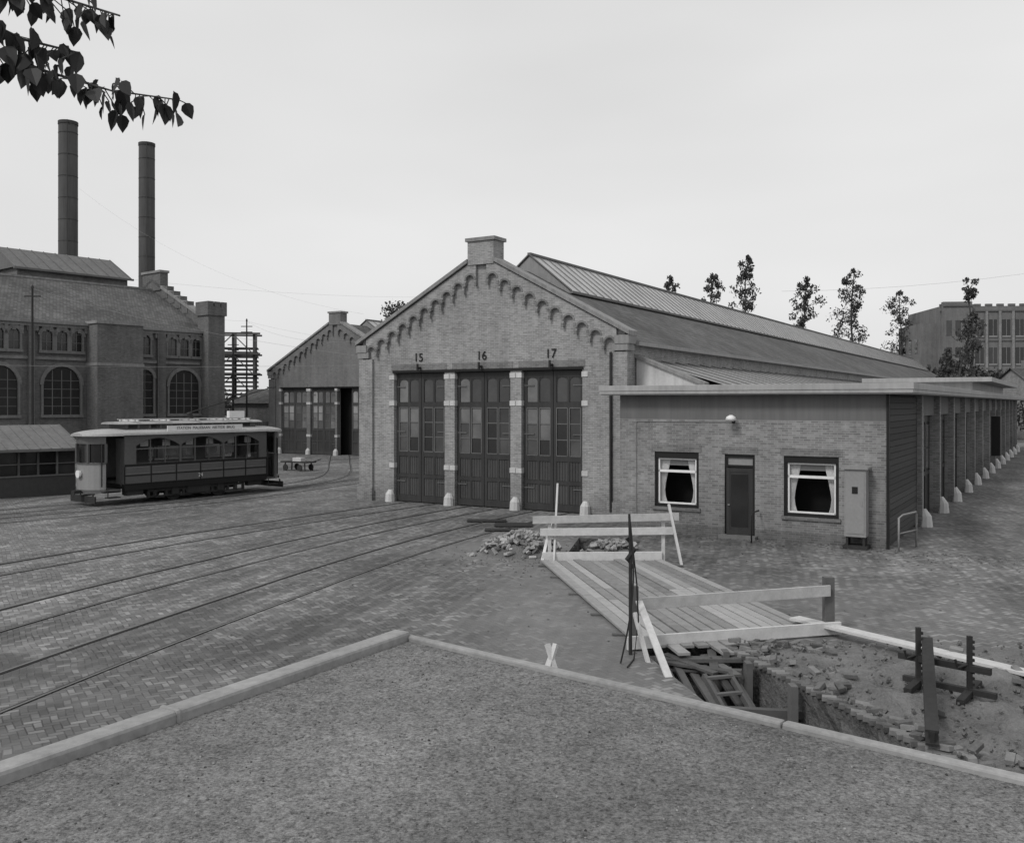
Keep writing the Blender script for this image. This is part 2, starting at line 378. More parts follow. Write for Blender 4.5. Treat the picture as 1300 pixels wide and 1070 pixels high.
for ti,P in enumerate(tr):
    e=empty('tram_track'); pa=smoothpath(P); s1,s2=B(),B()
    for sd in(-1,1):
        z0=.004+.0015*ti
        strip(s2,pa,sd*.72,.09,z0+.008); strip(s1,pa,sd*.745,.05,z0+.014)
    s2.make('groove','groove',e,recalc=False); s1.make('rails','rail',e,recalc=False)
# ------------------------------------------------------------------ gabled tram shed
RZ=math.atan2(-.5175,.8557)
def arcpts(xc,zc,r,a0,a1,n=8): return [(xc+r*math.cos(a0+(a1-a0)*k/n),zc+r*math.sin(a0+(a1-a0)*k/n)) for k in range(n+1)]
def doors(e,x0,x1,h,open_left=False,nm='door',pane='paneg',fr_='door'):
    wd,gl,lt,mu=B(),B(),B(),B()
    mid=(x0+x1)/2
    for li,(a,c) in enumerate(((x0+.03,mid-.012),(mid+.012,x1-.03))):
        if open_left and li==0: continue
        wd.box(a,c,.24,.30,.04,h-.02)
        st=.13; yf=.17
        wd.box(a,a+st,yf,.24,.04,h-.02); wd.box(c-st,c,yf,.24,.04,h-.02)
        for z0,z1 in((.04,.3),(1.05,1.2),(1.95,2.17),(4.02,4.24),(h-.28,h-.02)): wd.box(a+st,c-st,yf+.003,.24,z0,z1)
        m=(a+c)/2; wd.box(m-.045,m+.045,yf+.006,.24,.3,h-.28)
        for (p,q) in((a+st,m-.045),(m+.045,c-st)):
            for r in range(3):
                za=2.17+r*(1.85/3); zb=za+1.85/3
                gl.box(p+.012,q-.012,.205,.232,za+.018,zb-.018)
                if r: mu.box(p,q,yf+.012,.238,za-.022,za+.022)
            mu.box(p-.02,p+.015,yf-.004,.2,2.17,4.02); mu.box(q-.015,q+.02,yf-.004,.2,2.17,4.02)
            mu.box(p,q,yf-.004,.2,2.15,2.19); mu.box(p,q,yf-.004,.2,4.0,4.04)
            zs=h-.28; gl.box(p+.01,q-.01,.205,.232,4.25,zs)
            wq=(q-p); xc=(p+q)/2; r=wq/2
            pts=[(p,zs),(p,zs-r*.8)]+[(xc+r*math.cos(math.pi-math.pi*k/10),zs-r*.8+r*.8*math.sin(math.pi*k/10)) for k in range(11)]+[(q,zs-r*.8),(q,zs)]
            wd.py(pts[:8]+[(xc,zs)],yf+.02,.204); wd.py([(xc,zs)]+pts[7:],yf+.02,.204)
            for zz0,zz1 in((.3,1.05),(1.2,1.95)):
                nb=4
                for k in range(nb):
                    u0=p+wq*k/nb; lt.box(u0+.008,u0+wq/nb-.008,.20,.238,zz0+.01,zz1-.01)
        hx=a if li==0 else c-.45
        for z in(.9,3.0,4.9): mu.box(hx,hx+.45,yf-.012,yf-.001,z-.02,z+.02)
    wd.make(nm+'_frame',fr_,e)
    if gl.v: gl.make(nm+'_panes',pane,e)
    if mu.v: mu.make(nm+'_muntins','munt',e)
    if lt.v: lt.make(nm+'_boards','doorl',e)
def shed(name,loc,hw,eave,apex,dl,dh,length,wallm,nums=None,openidx=None,arches=10,sky0=3.7,skyz=10.7,sk_hw=2.0,pane='paneg',fr_='door'):
    e=empty(name,loc,RZ); sl=(apex-eave)/hw
    zc=lambda x: apex-sl*abs(x)
    b=B(); prev=-hw
    for (a,c) in dl: b.box(prev,a,0,.45,0,dh); prev=c
    b.box(prev,hw,0,.45,0,dh)
    b.make('front_piers',wallm,e)
    B().py([(-hw,dh),(hw,dh),(hw,eave),(0,apex),(-hw,eave)],0.0,.45).make('gable_wall',wallm,e)
    b=B()
    for s in(-1,1):
        x0,x1=sorted((s*hw+s*.12,s*(hw-.62))); b.box(x0,x1,-.12,-.002,.0,eave-.75); x0,x1=sorted((s*hw+s*.17,s*(hw-.66))); b.box(x0,x1,-.2,-.122,0,.55)
    b.make('corner_piers',wallm,e)
    b=B()
    for (a,c) in dl: b.box(a-.12,c+.12,-.02,-.002,dh+.045,dh+.3)
    b.make('lintels','brickd' if wallm=='brick' else wallm,e)
    b=B(); b.box(dl[0][0]-.05,dl[-1][1]+.05,-.05,.12,dh-.06,dh+.04); b.make('lintel_beam','black',e)
    b=B()
    js=sorted([d[0] for d in dl]+[d[1] for d in dl])
    for i,x in enumerate(js):
        left=(i%2==0)
        for z in(1.45,4.1,5.2):
            if left: b.box(x-.24,x+.025,-.03,.3,z,z+.2)
            else: b.box(x-.025,x+.24,-.03,.3,z,z+.2)
    b.make('jamb_stones','stone',e,bevel=.01)
    b=B()
    for i in range(len(dl)+1):
        if i==0: x=dl[0][0]-.16
        elif i==len(dl): x=dl[-1][1]+.16
        else: x=(dl[i-1][1]+dl[i][0])/2
        b.tube([(x,-.06,0),(x,-.06,.32),(x,-.02,.5)],[.22,.2,.1],10)
    b.make('guard_stones','stone',e,smooth=False)
    for i,(a,c) in enumerate(dl): doors(e,a,c,dh-.06,openidx==i,'door_%d'%(i+1),pane,fr_)
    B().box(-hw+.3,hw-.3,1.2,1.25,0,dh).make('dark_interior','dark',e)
    b=B(); wA=(hw-.55)/arches
    drop=.42
    for s in(-1,1):
        for i in range(arches):
            xa=.25+i*wA; xb=xa+wA; xc=(xa+xb)/2; r=wA*.36; zsp=zc(xc)-drop-.32
            N=10
            xs=[xa,xa+(wA/2-r)*.999]+[xc-r*math.cos(math.pi*k/N) for k in range(1,N)]+[xc+r*.999,xb]
            lo=[]
            for x in xs:
                d=abs(x-xc)
                lo.append(zsp-.2 if d>=r*.99 else zsp+math.sqrt(max(r*r-d*d,0)))
            for k in range(len(xs)-1):
                x0,x1=xs[k],xs[k+1]; z0,z1=lo[k],lo[k+1]
                if k==0: z1=z0
                if k==len(xs)-2: z0=z1
                b.py([(s*x0,z0),(s*x1,z1),(s*x1,zc(x1)-.05),(s*x0,zc(x0)-.05)],-.14,-.002)
    b.make('arcade_frieze',wallm,e)
    b=B()
    for s in(-1,1):
        for i in range(arches):
            xc=.25+(i+.5)*wA; r=wA*.36; zsp=zc(xc)-drop-.32
            o=arcpts(s*xc,zsp,r+.075,0,math.pi,10); n_=arcpts(s*xc,zsp,r,0,math.pi,10)
            for k in range(10): b.py([o[k],o[k+1],n_[k+1],n_[k]],-.16,-.142)
            for xo_ in(xc-r-.05,xc+r+.05): b.box(s*xo_-.05,s*xo_+.05,-.165,-.142,zsp-.24,zsp-.08)
    b.make('arch_rings','brickd' if wallm=='brick' else wallm,e)
    b=B()
    for s in(-1,1):
        b.py([(s*.62,zc(.62)),(s*(hw+.25),zc(hw+.25)),(s*(hw+.25),zc(hw+.25)+.16),(s*.62,zc(.62)+.16)],-.24,.55)
        x0,x1=sorted((s*(hw-.35),s*(hw+.22))); b.box(x0,x1,-.2,.5,eave-.45,eave-.14)
        x0,x1=sorted((s*(hw-.45),s*(hw+.16))); b.box(x0,x1,-.17,.5,eave-.7,eave-.45)
    b.make('coping','cope',e)
    b=B(); b.box(-.62,.62,-.18,.6,apex-.42,apex+.52); b.make('gable_crest',wallm,e)
    b=B(); b.box(-.7,.7,-.25,.68,apex+.52,apex+.66); b.make('crest_cap','cope',e)
    b=B(); b.box(-hw,-hw+.35,.45,length,0,eave-.25); b.box(hw-.35,hw,.45,length,0,eave-.25)
    b.py([(-hw,0),(hw,0),(hw,eave-.25),(0,apex-.3),(-hw,eave-.25)],length,length+.3); b.make('side_walls',wallm,e)
    b=B()
    for s in(-1,1):
        xo=s*(hw+.2)
        vs=[(s*sk_hw,.45,apex-.25-sl*sk_hw),(xo,.45,apex-.25-sl*(hw+.2)),(xo,length,apex-.25-sl*(hw+.2)),(s*sk_hw,length,apex-.25-sl*sk_hw)]
        b.add(vs+[(x,y,z-.12) for x,y,z in vs],[(0,1,2,3),(4,5,6,7),(1,2,6,5),(0,1,5,4),(2,3,7,6)])
        vs=[(0,.45,apex-.25),(s*sk_hw,.45,apex-.25-sl*sk_hw),(s*sk_hw,sky0+.2,apex-.25-sl*sk_hw),(0,sky0+.2,apex-.25)]
        b.poly(vs)
    b.make('tiled_roof','tile',e)
    zb=apex-.25-sl*sk_hw+.12
    b=B(); 
    for s in(-1,1):
        b.poly([(0,sky0,skyz),(s*(sk_hw+.1),sky0,zb),(s*(sk_hw+.1),length-2,zb),(0,length-2,skyz)])
    b.make('rooflight_slopes','sky',e)
    b=B(); b.py([(-sk_hw,zb-.1),(sk_hw,zb-.1),(sk_hw,zb),(0,skyz-.06),(-sk_hw,zb)],sky0+.05,sky0+.12); b.make('rooflight_end','zinc',e)
    b=B(); y=sky0
    while y<length-2:
        for s in(-1,1): b.beam((0,y,skyz+.01),(s*(sk_hw+.1),y,zb+.01),.05,.05)
        y+=.8
    for s in(-1,1):
        b.box(*(sorted((s*(sk_hw+.02),s*(sk_hw+.16)))),sky0,length-2,zb-.12,zb-.02)
    b.box(-.08,.08,sky0,length-2,skyz-.02,skyz+.08)
    b.make('glazing_bars','bar',e)
    b=B(); zz=apex-.25-sl*(hw+.2)
    for s in(-1,1): b.box(*(sorted((s*(hw+.18),s*(hw+.34)))),.5,length,zz-.14,zz+.0)
    b.make('gutters','zinc',e)
    if nums:
        for (a,c),nm in zip(dl,nums): text(nm,'number_'+nm,.5,'black',e,((a+c)/2,-.03,dh+.56),(math.pi/2,0,0))
    return e
W6=[(-4.53,-1.88),(-1.38,1.30),(1.80,4.48)]
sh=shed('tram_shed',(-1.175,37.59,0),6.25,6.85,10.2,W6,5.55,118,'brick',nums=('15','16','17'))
shed('tram_shed',(-14.2,75.3,0),7.3,7.0,10.95,[(-6.1,-3.2),(-2.8,-.1),(.1,2.9),(3.3,6.2)],5.5,80,'brickF',openidx=2,arches=11,skyz=11.2,sk_hw=2.2,pane='panel',fr_='doorl')
b=B(); b.tube([(5.75,-.2,6.1),(5.75,-.2,.2)],.05,8); b.make('downpipe','iron',sh)
b=B()
for x in(-3.1,-.04,3.2): b.box(x-.04,x+.04,-.25,-.02,5.62,5.72); b.box(x-.03,x+.03,-.28,-.2,5.55,5.85)
b.make('wire_insulators','iron',sh)
# ------------------------------------------------------------------ annex
an=empty('garage_annex',(-1.175,37.59,0),RZ)
X0,X1,Y0=7.38,15.8,-2.94; YE=66
op=[(X0+1.24,X0+2.75,.84,2.62),(X0+3.60,X0+4.56,0,2.6),(X0+5.45,X0+7.07,.78,2.6)]
b=B(); prev=X0; HB=3.68
for a,c,z0,z1 in op:
    b.box(prev,a,Y0,Y0+.3,0,HB); 
    if z0>0: b.box(a,c,Y0,Y0+.3,0,z0)
    b.box(a,c,Y0,Y0+.3,z1,HB); prev=c
b.box(prev,X1,Y0,Y0+.3,0,HB)
b.box(X0,X0+.3,Y0+.3,5,0,HB)
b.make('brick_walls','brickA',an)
b=B(); b.box(X0-.0,X1,Y0+.01,Y0+.3,HB,4.5); b.box(X0,X0+.3,Y0+.3,30,HB,4.5); b.make('rendered_band','conc',an)
b=B(); b.box(X0-.55,X1+.75,Y0-.45,YE+.5,4.5,4.6); b.box(X0-.57,X1+.77,Y0-.47,YE+.52,4.6,4.78); b.make('flat_roof','fascia',an,bevel=.01)
b=B(); b.box(X0-.5,X1+.7,Y0-.42,YE+.4,4.47,4.499); b.make('soffit','grey',an)
b=B()
for a,c,z0,z1 in(op[0],op[2]): b.box(a-.06,c+.06,Y0-.06,Y0+.1,z0-.1,z0)
b.box(X0,op[1][0]-.02,Y0-.025,Y0-.002,0,.3); b.box(op[1][1]+.02,X1,Y0-.025,Y0-.002,0,.3)
b.make('sills_and_plinth','brickd',an)
b=B(); 
for a,c,z0,z1 in op: b.box(a-.1,c+.1,Y0-.012,Y0-.002,z1+.01,z1+.24)
b.make('soldier_lintels','brickd',an)
for i,(a,c,z0,z1) in enumerate((op[0],op[2])):
    f=B(); f.box(a,c,Y0+.04,Y0+.16,z1-.2,z1); f.box(a,a+.1,Y0+.06,Y0+.16,z0,z1-.2); f.box(c-.1,c,Y0+.06,Y0+.16,z0,z1-.2); f.box(a,c,Y0+.05,Y0+.16,z0,z0+.1)
    f.make('window_frame_%d'%i,'black',an)
    f=B(); xa,xc_=a+.1,c-.1; za,zb=z0+.1,z1-.2; zm=zb-.42
    f.box(xa,xc_,Y0+.09,Y0+.15,zm-.04,zm+.04); f.box(xa,xa+.05,Y0+.09,Y0+.15,za,zb); f.box(xc_-.05,xc_,Y0+.09,Y0+.15,za,zb); f.box(xa,xc_,Y0+.09,Y0+.15,za,za+.05); f.box(xa,xc_,Y0+.092,Y0+.15,zb-.05,zb)
    f.make('window_sash_%d'%i,'white',an)
    f=B(); N=40
    for (u0,u1) in((xa,xa+.36),(xc_-.36,xc_)):
        vs=[]; lft=u0==xa; M=7
        for k in range(N+1):
            q=k/N; wv=.022*math.sin(k*1.3)
            for j in range(M+1):
                tt=j/M; sc_=1-.55*math.sin(min(1,tt*1.25)*math.pi/2)**1.5 if tt<.8 else .45+.25*(tt-.8)/.2
                u=u0+(u1-u0)*q*sc_ if lft else u1-(u1-u0)*(1-q)*sc_
                vs.append((u,Y0+.24+wv,zb+(za-zb)*tt))
        f.add(vs,[((M+1)*k+j,(M+1)*k+j+1,(M+1)*(k+1)+j+1,(M+1)*(k+1)+j) for k in range(N) for j in range(M)])
    f.make('curtains_%d'%i,'curt',an,recalc=False)
    f=B(); f.box(xa+.0,xc_,Y0+.27,Y0+.28,zb-.24,zb); f.make('blind_%d'%i,'grey',an)
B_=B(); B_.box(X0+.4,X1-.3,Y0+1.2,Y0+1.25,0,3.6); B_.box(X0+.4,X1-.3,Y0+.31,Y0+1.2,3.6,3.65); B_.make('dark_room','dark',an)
a,c,z0,z1=op[1]
f=B(); f.box(a,a+.08,Y0+.05,Y0+.2,0,z1); f.box(c-.08,c,Y0+.05,Y0+.2,0,z1); f.box(a+.08,c-.08,Y0+.05,Y0+.2,z1-.1,z1); f.box(a+.08,c-.08,Y0+.05,Y0+.2,2.2,2.27); f.make('door_frame','black',an)
f=B(); f.box(a+.08,c-.08,Y0+.1,Y0+.12,2.27,z1-.1); f.make('transom_light','grey',an)
dl_=empty('door_leaf',(c-.08,Y0+.06,0)); dl_.parent=an; dl_.rotation_euler=(0,0,math.radians(14))
f=B(); f.box(-.8,0,0,.045,.02,2.18); f.box(-.8,-.7,-.015,0,.02,2.18); f.box(-.1,0,-.015,0,.02,2.18); f.box(-.7,-.1,-.015,0,2.06,2.18); f.box(-.7,-.1,-.015,0,.02,.25); f.make('leaf_boards','door',dl_)
f=B(); f.box(-.66,-.14,-.012,-.002,.35,1.98); f.make('leaf_glass','glass',dl_)
f=B(); f.box(-.76,-.7,-.06,-.016,1.02,1.05); f.make('handle','grey',dl_)
B().box(a-.1,c+.1,Y0-.32,Y0-.03,0,.1).make('door_step','conc',an)
f=B(); f.box(X0+3.86,X0+3.94,Y0-.1,Y0-.002,3.58,3.66); f.tube([(X0+3.9,Y0-.06,3.62),(X0+3.9,Y0-.3,3.78)],.02,6); f.make('lamp_bracket','iron',an)
f=B(); f.tube([(X0+3.9,Y0-.3,3.84),(X0+3.9,Y0-.3,3.78),(X0+3.9,Y0-.3,3.7),(X0+3.9,Y0-.3,3.64)],[.04,.14,.17,.08],14); f.make('lamp_shade','white',an,smooth=True)
f=B(); f.tube([(X0+.6,Y0-.03,0),(X0+.6,Y0-.03,3.6)],.012,6); f.tube([(X0+.6,Y0-.02,3.6),(X0+3.9,Y0-.02,3.62)],.01,6); f.make('conduit','grey',an)
f=B(); f.box(X1-.02,X1+.06,Y0-.06,Y0+.02,0,4.47); f.make('corner_post','black',an)
f=B(); z=.15
while z<4.4: f.box(X1-.05,X1+.02,Y0+.3,Y0+5.7,z,z+.17); z+=.185
f.make('siding','sid',an)
B().box(X1-.2,X1-.06,Y0+.31,Y0+5.7,0,4.46).make('siding_backing','sid',an)
pf,pb,pg,pd,pgl=B(),B(),B(),B(),B()
y=Y0+5.7; i=0
while y<YE-1:
    pf.box(X1-.3,X1+.18,y,y+.38,0,4.46)
    pb.tube([(X1+.26,y+.19,0),(X1+.26,y+.19,.35),(X1+.2,y+.19,.6)],[.24,.2,.08],10)
    ya,yb=y+.38,y+4.8
    pg.box(X1-.28,X1-.02,ya,yb,3.75,4.46)
    nl=4; lw=(yb-ya)/nl
    for k in range(nl):
        p,q=ya+k*lw+.02,ya+(k+1)*lw-.02
        pd.box(X1-.3,X1-.22,p,q,.03,3.72); pd.box(X1-.22,X1-.18,p,p+.1,.03,3.72); pd.box(X1-.22,X1-.18,q-.1,q,.03,3.72); pd.box(X1-.22,X1-.183,p+.1,q-.1,1.5,1.65); pd.box(X1-.22,X1-.183,p+.1,q-.1,3.5,3.72)
        pgl.box(X1-.215,X1-.2,p+.14,q-.14,1.75,3.4)
        pd.box(X1-.2,X1-.19,p+.1,q-.1,2.5,2.56)
    y+=4.8; i+=1
pf.make('bay_piers','brickA',an); pb.make('guard_stones','stone',an); pg.make('bay_lintels','conc',an); pd.make('garage_doors','door',an); pgl.make('garage_panes','paneg',an)
B().box(X0,X1,YE-.3,YE,0,4.46).box(X0,X0+.3,5,YE,0,HB).make('rear_walls','brickA',an)
f=B(); f.box(X1+.2,X1+.7,32.4,33.9,1.0,3.4); f.make('wall_cupboard','black',an)
f=B(); f.box(10.8,16.9,20,44,5.28,5.5); f.make('raised_roof','fascia',an)
f=B(); f.box(11.2,16.0,20.5,43.5,4.785,5.278); f.make('raised_walls','plast',an)
f=B(); f.py([(6.3,0),(8.9,0),(8.9,4.85),(6.3,5.9)],.9,1.2); f.make('leanto_gable','plast',an)
f=B(); f.py([(6.26,5.92),(9.0,4.82),(9.0,4.95),(6.26,6.05)],.8,1.3); f.make('leanto_coping','cope',an)
f=B(); f.poly([(6.26,1.3,5.86),(9.6,1.3,4.86),(9.6,100,4.86),(6.26,100,5.86)]); f.make('leanto_roof','zinc',an,recalc=False)
f=B(); yy=2.
while yy<100: f.beam((6.26,yy,5.89),(9.6,yy,4.89),.04,.04); yy+=1.5
f.make('leanto_seams','bar',an)
# ------------------------------------------------------------------ electrical cabinet, railing
def world(x,y,z=0): 
    c,s=math.cos(RZ),math.sin(RZ); return (-1.175+x*c-y*s,37.59+x*s+y*c,z)
cb=empty('switch_cabinet',world(X0+7.63,Y0-.32),RZ)
f=B(); f.box(-.3,.3,-.22,.22,.35,2.3); f.make('body','grey',cb,bevel=.015)
f=B(); f.py([(-.36,2.3),(.36,2.3),(.36,2.36),(0,2.46),(-.36,2.36)],-.28,.28); f.make('cap','grey',cb)
f=B(); f.box(-.26,-.2,-.18,.18,.1,.35); f.box(.2,.26,-.18,.18,.1,.35); f.box(-.34,.34,-.26,.26,0,.1); f.make('legs','iron',cb)
f=B(); f.box(-.25,.25,-.235,-.222,.45,2.2); f.box(.17,.21,-.25,-.236,1.25,1.4); f.make('cabinet_door','grey',cb)
f=B(); f.box(-.08,.08,-.245,-.236,1.6,1.8); f.make('plate','black',cb)
rl=empty('tube_railing',world(X1+.35,Y0-.1),RZ)
f=B(); f.tube([(0,-.2,0),(0,-.2,.95),(.1,-.1,1.03),(.3,.9,1.03),(.3,1.0,.95),(.3,1.0,0)],.03,8); f.tube([(0,-.2,.5),(.3,1.0,.5)],.02,6); f.make('tubes','grey',rl,smooth=True)
hr=empty('door_railing',world(op[1][1]+.15,Y0-.5),RZ)
f=B(); f.tube([(0,.4,.9),(0,-.3,.9),(0,-.35,.8),(0,-.35,0)],.025,8); f.make('tubes','iron',hr,smooth=True)
# ------------------------------------------------------------------ foreground roof
fr=empty('porch_building')
ZR=2.9; C=Vector((-.6,5.16)); dA=Vector((-.5175,-.8557)); dB=Vector((.767,-.642))
PL=C+dA*9; PR=C+dB*9.5
poly=[(C.x,C.y),(PR.x,PR.y),(PR.x,-5),(PL.x,-5)]
if PL.y>-5: poly.append((PL.x,PL.y))
f=B(); f.pz(poly,ZR-.14,ZR); f.make('felt_roof','gravel',fr)
ins=[(C.x,C.y-.35),(PR.x,PR.y-.4),(PR.x,-4.8),(PL.x+.3,-4.8),(PL.x+.35,PL.y)]
f=B(); f.pz(ins,0,ZR-.142); f.make('walls','brickA',fr)
f=B(); k=0
while k<5200:
    x=R.uniform(-2.6,3.6); y=R.uniform(2.2,5.1)
    if not inpoly((x,y),[(C.x,C.y-.1),(PR.x,PR.y-.1),(PR.x,-5),(PL.x,-5),(PL.x+.1,PL.y)]): k+=1; continue
    s=R.uniform(.003,.0075); f.obox((x,y,ZR+s*.3),(s,s*R.uniform(.6,1),s*.8),rotr(tilt=.6)); k+=1
f.make('loose_grit','grit',fr)
nA=Vector((-.8557,.5175)); nB=Vector((.642,.767))
def edge(b,p,q,n,o0,o1,z0,z1,ex0=0,ex1=0):
    d=(q-p).normalized(); p=p-d*ex0; q=q+d*ex1
    a=[p+n*o0,q+n*o0,q+n*o1,p+n*o1]; b.pz([(v.x,v.y) for v in a],z0,z1)
f=B()
segs=[0,1.55,3.05,4.6,6,9]
for i in range(len(segs)-1):
    edge(f,C+dA*(segs[i]+.005),C+dA*segs[i+1],nA,-.055,.055,ZR-.12,ZR+.05)
    edge(f,C+dA*(segs[i+1]-.014),C+dA*(segs[i+1]+.018),nA,-.06,.061,ZR-.1,ZR+.056)
f.make('edge_roll','lead',fr,bevel=.02)
f=B()
segs=[0.02,2.2,4.5,7,9.5]
for i in range(len(segs)-1): edge(f,C+dB*(segs[i]+.004),C+dB*segs[i+1],nB,-.022,.03,ZR-.12,ZR+.025)
f.make('edge_strip','lead',fr,bevel=.01)
# ------------------------------------------------------------------ barriers, deck, timber
def barrier(name,posts,rails,lean=None):
    e=empty(name); f=B()
    for (x,y,h,w_) in posts: f.obox((x,y,h/2-.02),(w_,w_,h+.04),Matrix.Rotation(R.uniform(-.1,.1),3,'Z')@Matrix.Rotation(R.uniform(-.03,.03),3,'X'))
    f.make('posts','woodd' if lean is None else lean,e)
    f=B()
    for p,q,wd,th in rails: f.beam(p,q,th,wd)
    f.make('rails','wood',e,bevel=.005)
    return e
e=barrier('plank_barrier',[(1.0,24.9,1.15,.09),(4.05,25.0,1.2,.09)],[((.55,24.78,1.1),(4.45,24.88,1.18),.2,.035),((.75,24.78,.78),(4.3,24.9,.8),.2,.035),((.8,24.75,.13),(4.0,24.9,.13),.24,.05)],'wood')
f=B(); f.beam((1.1,24.6,0),(1.25,25.6,2.0),.05,.05); f.beam((4.4,24.2,0),(4.2,25.0,1.5),.06,.05); f.beam((.8,24.7,.02),(1.1,25.5,1.1),.08,.03); f.make('braces','wood',e)
e=barrier('plank_barrier',[(2.1,15.95,1.08,.11),(5.8,17.1,1.02,.17)],[((2.2,15.85,.80),(5.78,16.95,.80),.2,.04),((1.95,15.8,.14),(5.95,16.9,.14),.22,.06)],'woodd')
f=B(); f.beam((2.15,15.8,.85),(2.45,14.1,-.15),.12,.03); f.beam((2.05,15.6,.7),(2.3,14.9,-.4),.06,.06); f.make('leaning_board','wood',e)
f=B(); n=15
for k in range(n):
    u=(k+.5)/n
    a=Vector((.75+u*3.2,24.5+u*.1)); c=Vector((2.15+u*3.45,15.9+u*1.2)); 
    a+= Vector((0,R.uniform(-.15,.1))); d=(c-a).normalized(); c=c+d*R.uniform(-.05,.25)
    if 1<k<8: c+=d*R.uniform(0,.9)
    mid_=a+(c-a)*R.uniform(.42,.58); z=.06+R.uniform(0,.014)
    f.beam((a.x,a.y,z),(mid_.x,mid_.y,z+.004),.2,.045); m2=mid_+d*.02; f.beam((m2.x,m2.y,z+.003),(c.x,c.y,z),.2,.045)
f.make('plank_deck','deck')
f=B()
for yy in(16.9,18.5,20.5,22.5,24.0): f.box(.6+ (24.5-yy)*.16,4.3+(24.5-yy)*.2,yy-.06,yy+.06,0.002,.036)
f.make('deck_bearers','woodd')
f=B(); f.beam((5.3,17.5,.18),(8.7,12.3,.2),.28,.045); f.make('walk_plank','wood')
# trench ladder and shoring
ld=empty('wooden_ladder'); f=B()
A1,A2=Vector((3.0,14.6,-.05)),Vector((3.9,12.6,-1.75)); sd_=Vector((.42,.12,0))
f.beam(A1,A2,.06,.09); f.beam(A1+sd_,A2+sd_,.06,.09)
for k in range(9):
    u=(k+.3)/9; f.beam(A1.lerp(A2,u)+Vector((0,0,.03)),A1.lerp(A2,u)+sd_+Vector((0,0,.03)),.08,.04)
f.make('rungs_and_rails','woodd',ld)
f=B()
for i in range(6):
    x=2.5+.2*i; f.beam((x,15.2+R.uniform(-.2,.2),-.1),(x+.25+R.uniform(-.1,.1),14.5+R.uniform(-.3,.3),-.6),.12,.05)
for i in range(8):
    f.beam((2.2+R.uniform(0,1.6),15.7+R.uniform(-.4,.4),.0+R.uniform(-.2,0)),(3.0+R.uniform(0,1.2),15.0+R.uniform(-.3,.3),-.1),.14,.04)
f.beam((2.3,15.5,-.05),(4.2,15.4,-.02),.2,.06); f.beam((2.5,13.9,-.35),(4.35,13.8,-.4),.12,.12); f.beam((2.6,13.2,-1.0),(4.5,13.1,-1.0),.12,.12)
f.make('trench_timbers','woodd')
f=B()
for i,yy in enumerate((15.5,14.8,13.6)): 
    x=xr(yy); f.box(x-.27,x-.17,yy-.1,yy+.1,-1.8,.1)
f.make('trench_props','woodd')
st=empty('iron_stake',(1.98,15.6,0))
f=B(); f.tube([(0,0,-.1),(0,0,1.9),(-.02,0,2.35)],[.03,.03,.02],8); f.tube([(-.06,0,1.95),(.06,0,1.75),(-.05,0,1.6),(.05,0,1.45)],[.035,.05,.045,.03],8); f.make('bar','iron',st)
f=B(); 
pts=[(0,0,2.2)]+[(.12*math.sin(k/12*3.1)-.02*k,-.05*k,2.2-2.18*(k/12)) for k in range(1,13)]
f.tube(pts,.014,6); f.tube([(.03,0,1.9),(.1,-.05,1.2),(.12,-.1,.6),(.02,-.3,0.01),(-.15,-.8,.02)],.012,6); f.make('cable','black',st)
rk=empty('rail_rack',(0,0,0))
f=B()
for (x,y) in((5.9,13.55),(6.4,13.05)):
    f.box(x-.03,x+.03,y-.03,y+.03,.05,.95)
    for k in range(8): f.box(x+.03,x+.065,y-.02,y+.02,.25+k*.085,.29+k*.085)
    f.beam((x-.35,y-.45,.16),(x+.35,y+.45,.16),.1,.08)
    f.tube([(x-.03,y,.55),(x-.17,y,.5),(x-.2,y,.62)],.02,6)
f.beam((5.7,13.75,.5),(6.6,12.85,.5),.07,.09); f.beam((5.75,13.7,.18),(6.65,12.8,.18),.08,.08)
f.make('rack_bars','iron',rk)
f=B(); 
p,q=Vector((5.0,11.1,.22)),Vector((6.05,13.6,.7)); f.beam(p,q,.05,.16); f.beam(p+Vector((0,0,.08)),q+Vector((0,0,.08)),.15,.03); f.beam(p-Vector((0,0,.08)),q-Vector((0,0,.08)),.15,.03)
f.make('steel_beam','iron')
f=B(); f.beam((.35,12.9,0),(.62,13.2,.8),.07,.05); f.beam((.75,12.9,0),(.5,13.2,.8),.07,.05); f.beam((.4,12.9,.4),(.72,12.9,.4),.05,.05); f.beam((.35,13.5,0),(.6,13.2,.75),.05,.05); f.make('trestle','wood')
# ------------------------------------------------------------------ tram
tm=empty('tram',(-14.75,42.1,0),math.atan2(.8,.6)); tm.scale=(1.05,1.05,1.05)
HL,HW=4.65,1.03
f=B(); f.box(-3.4,3.5,-HW,HW,.62,.8); f.box(-3.4,3.5,-HW-.02,-HW,.55,.75); f.box(-3.4,3.5,HW,HW+.02,.55,.75)
f.make('sill_beam','black',tm)
f=B()
for s in(-1,1): f.box(-3.4,3.5,*(sorted((s*HW,s*(HW-.06)))),.8,1.58)
f.box(-3.4,-3.34,-HW+.06,-.4,.8,2.6); f.box(-3.4,-3.34,.4,HW-.06,.8,2.6); f.box(3.44,3.5,-HW+.06,-.4,.8,2.6); f.box(3.44,3.5,.4,HW-.06,.8,2.6)
f.make('side_panels','tramg',tm)
f=B()
for s in(-1,1):
    y0,y1=sorted((s*(HW+.001),s*(HW+.02)))
    f.box(-3.4,3.5,y0,y1,1.5,1.58); f.box(-3.4,3.5,y0,y1,1.12,1.16); f.box(-3.4,3.5,y0,y1,.78,.82)
    for k in range(7): x=-3.4+k*1.15; f.box(x-.02,x+.02,y0,y1,.82,1.5)
f.make('beading','black',tm)
f=B()
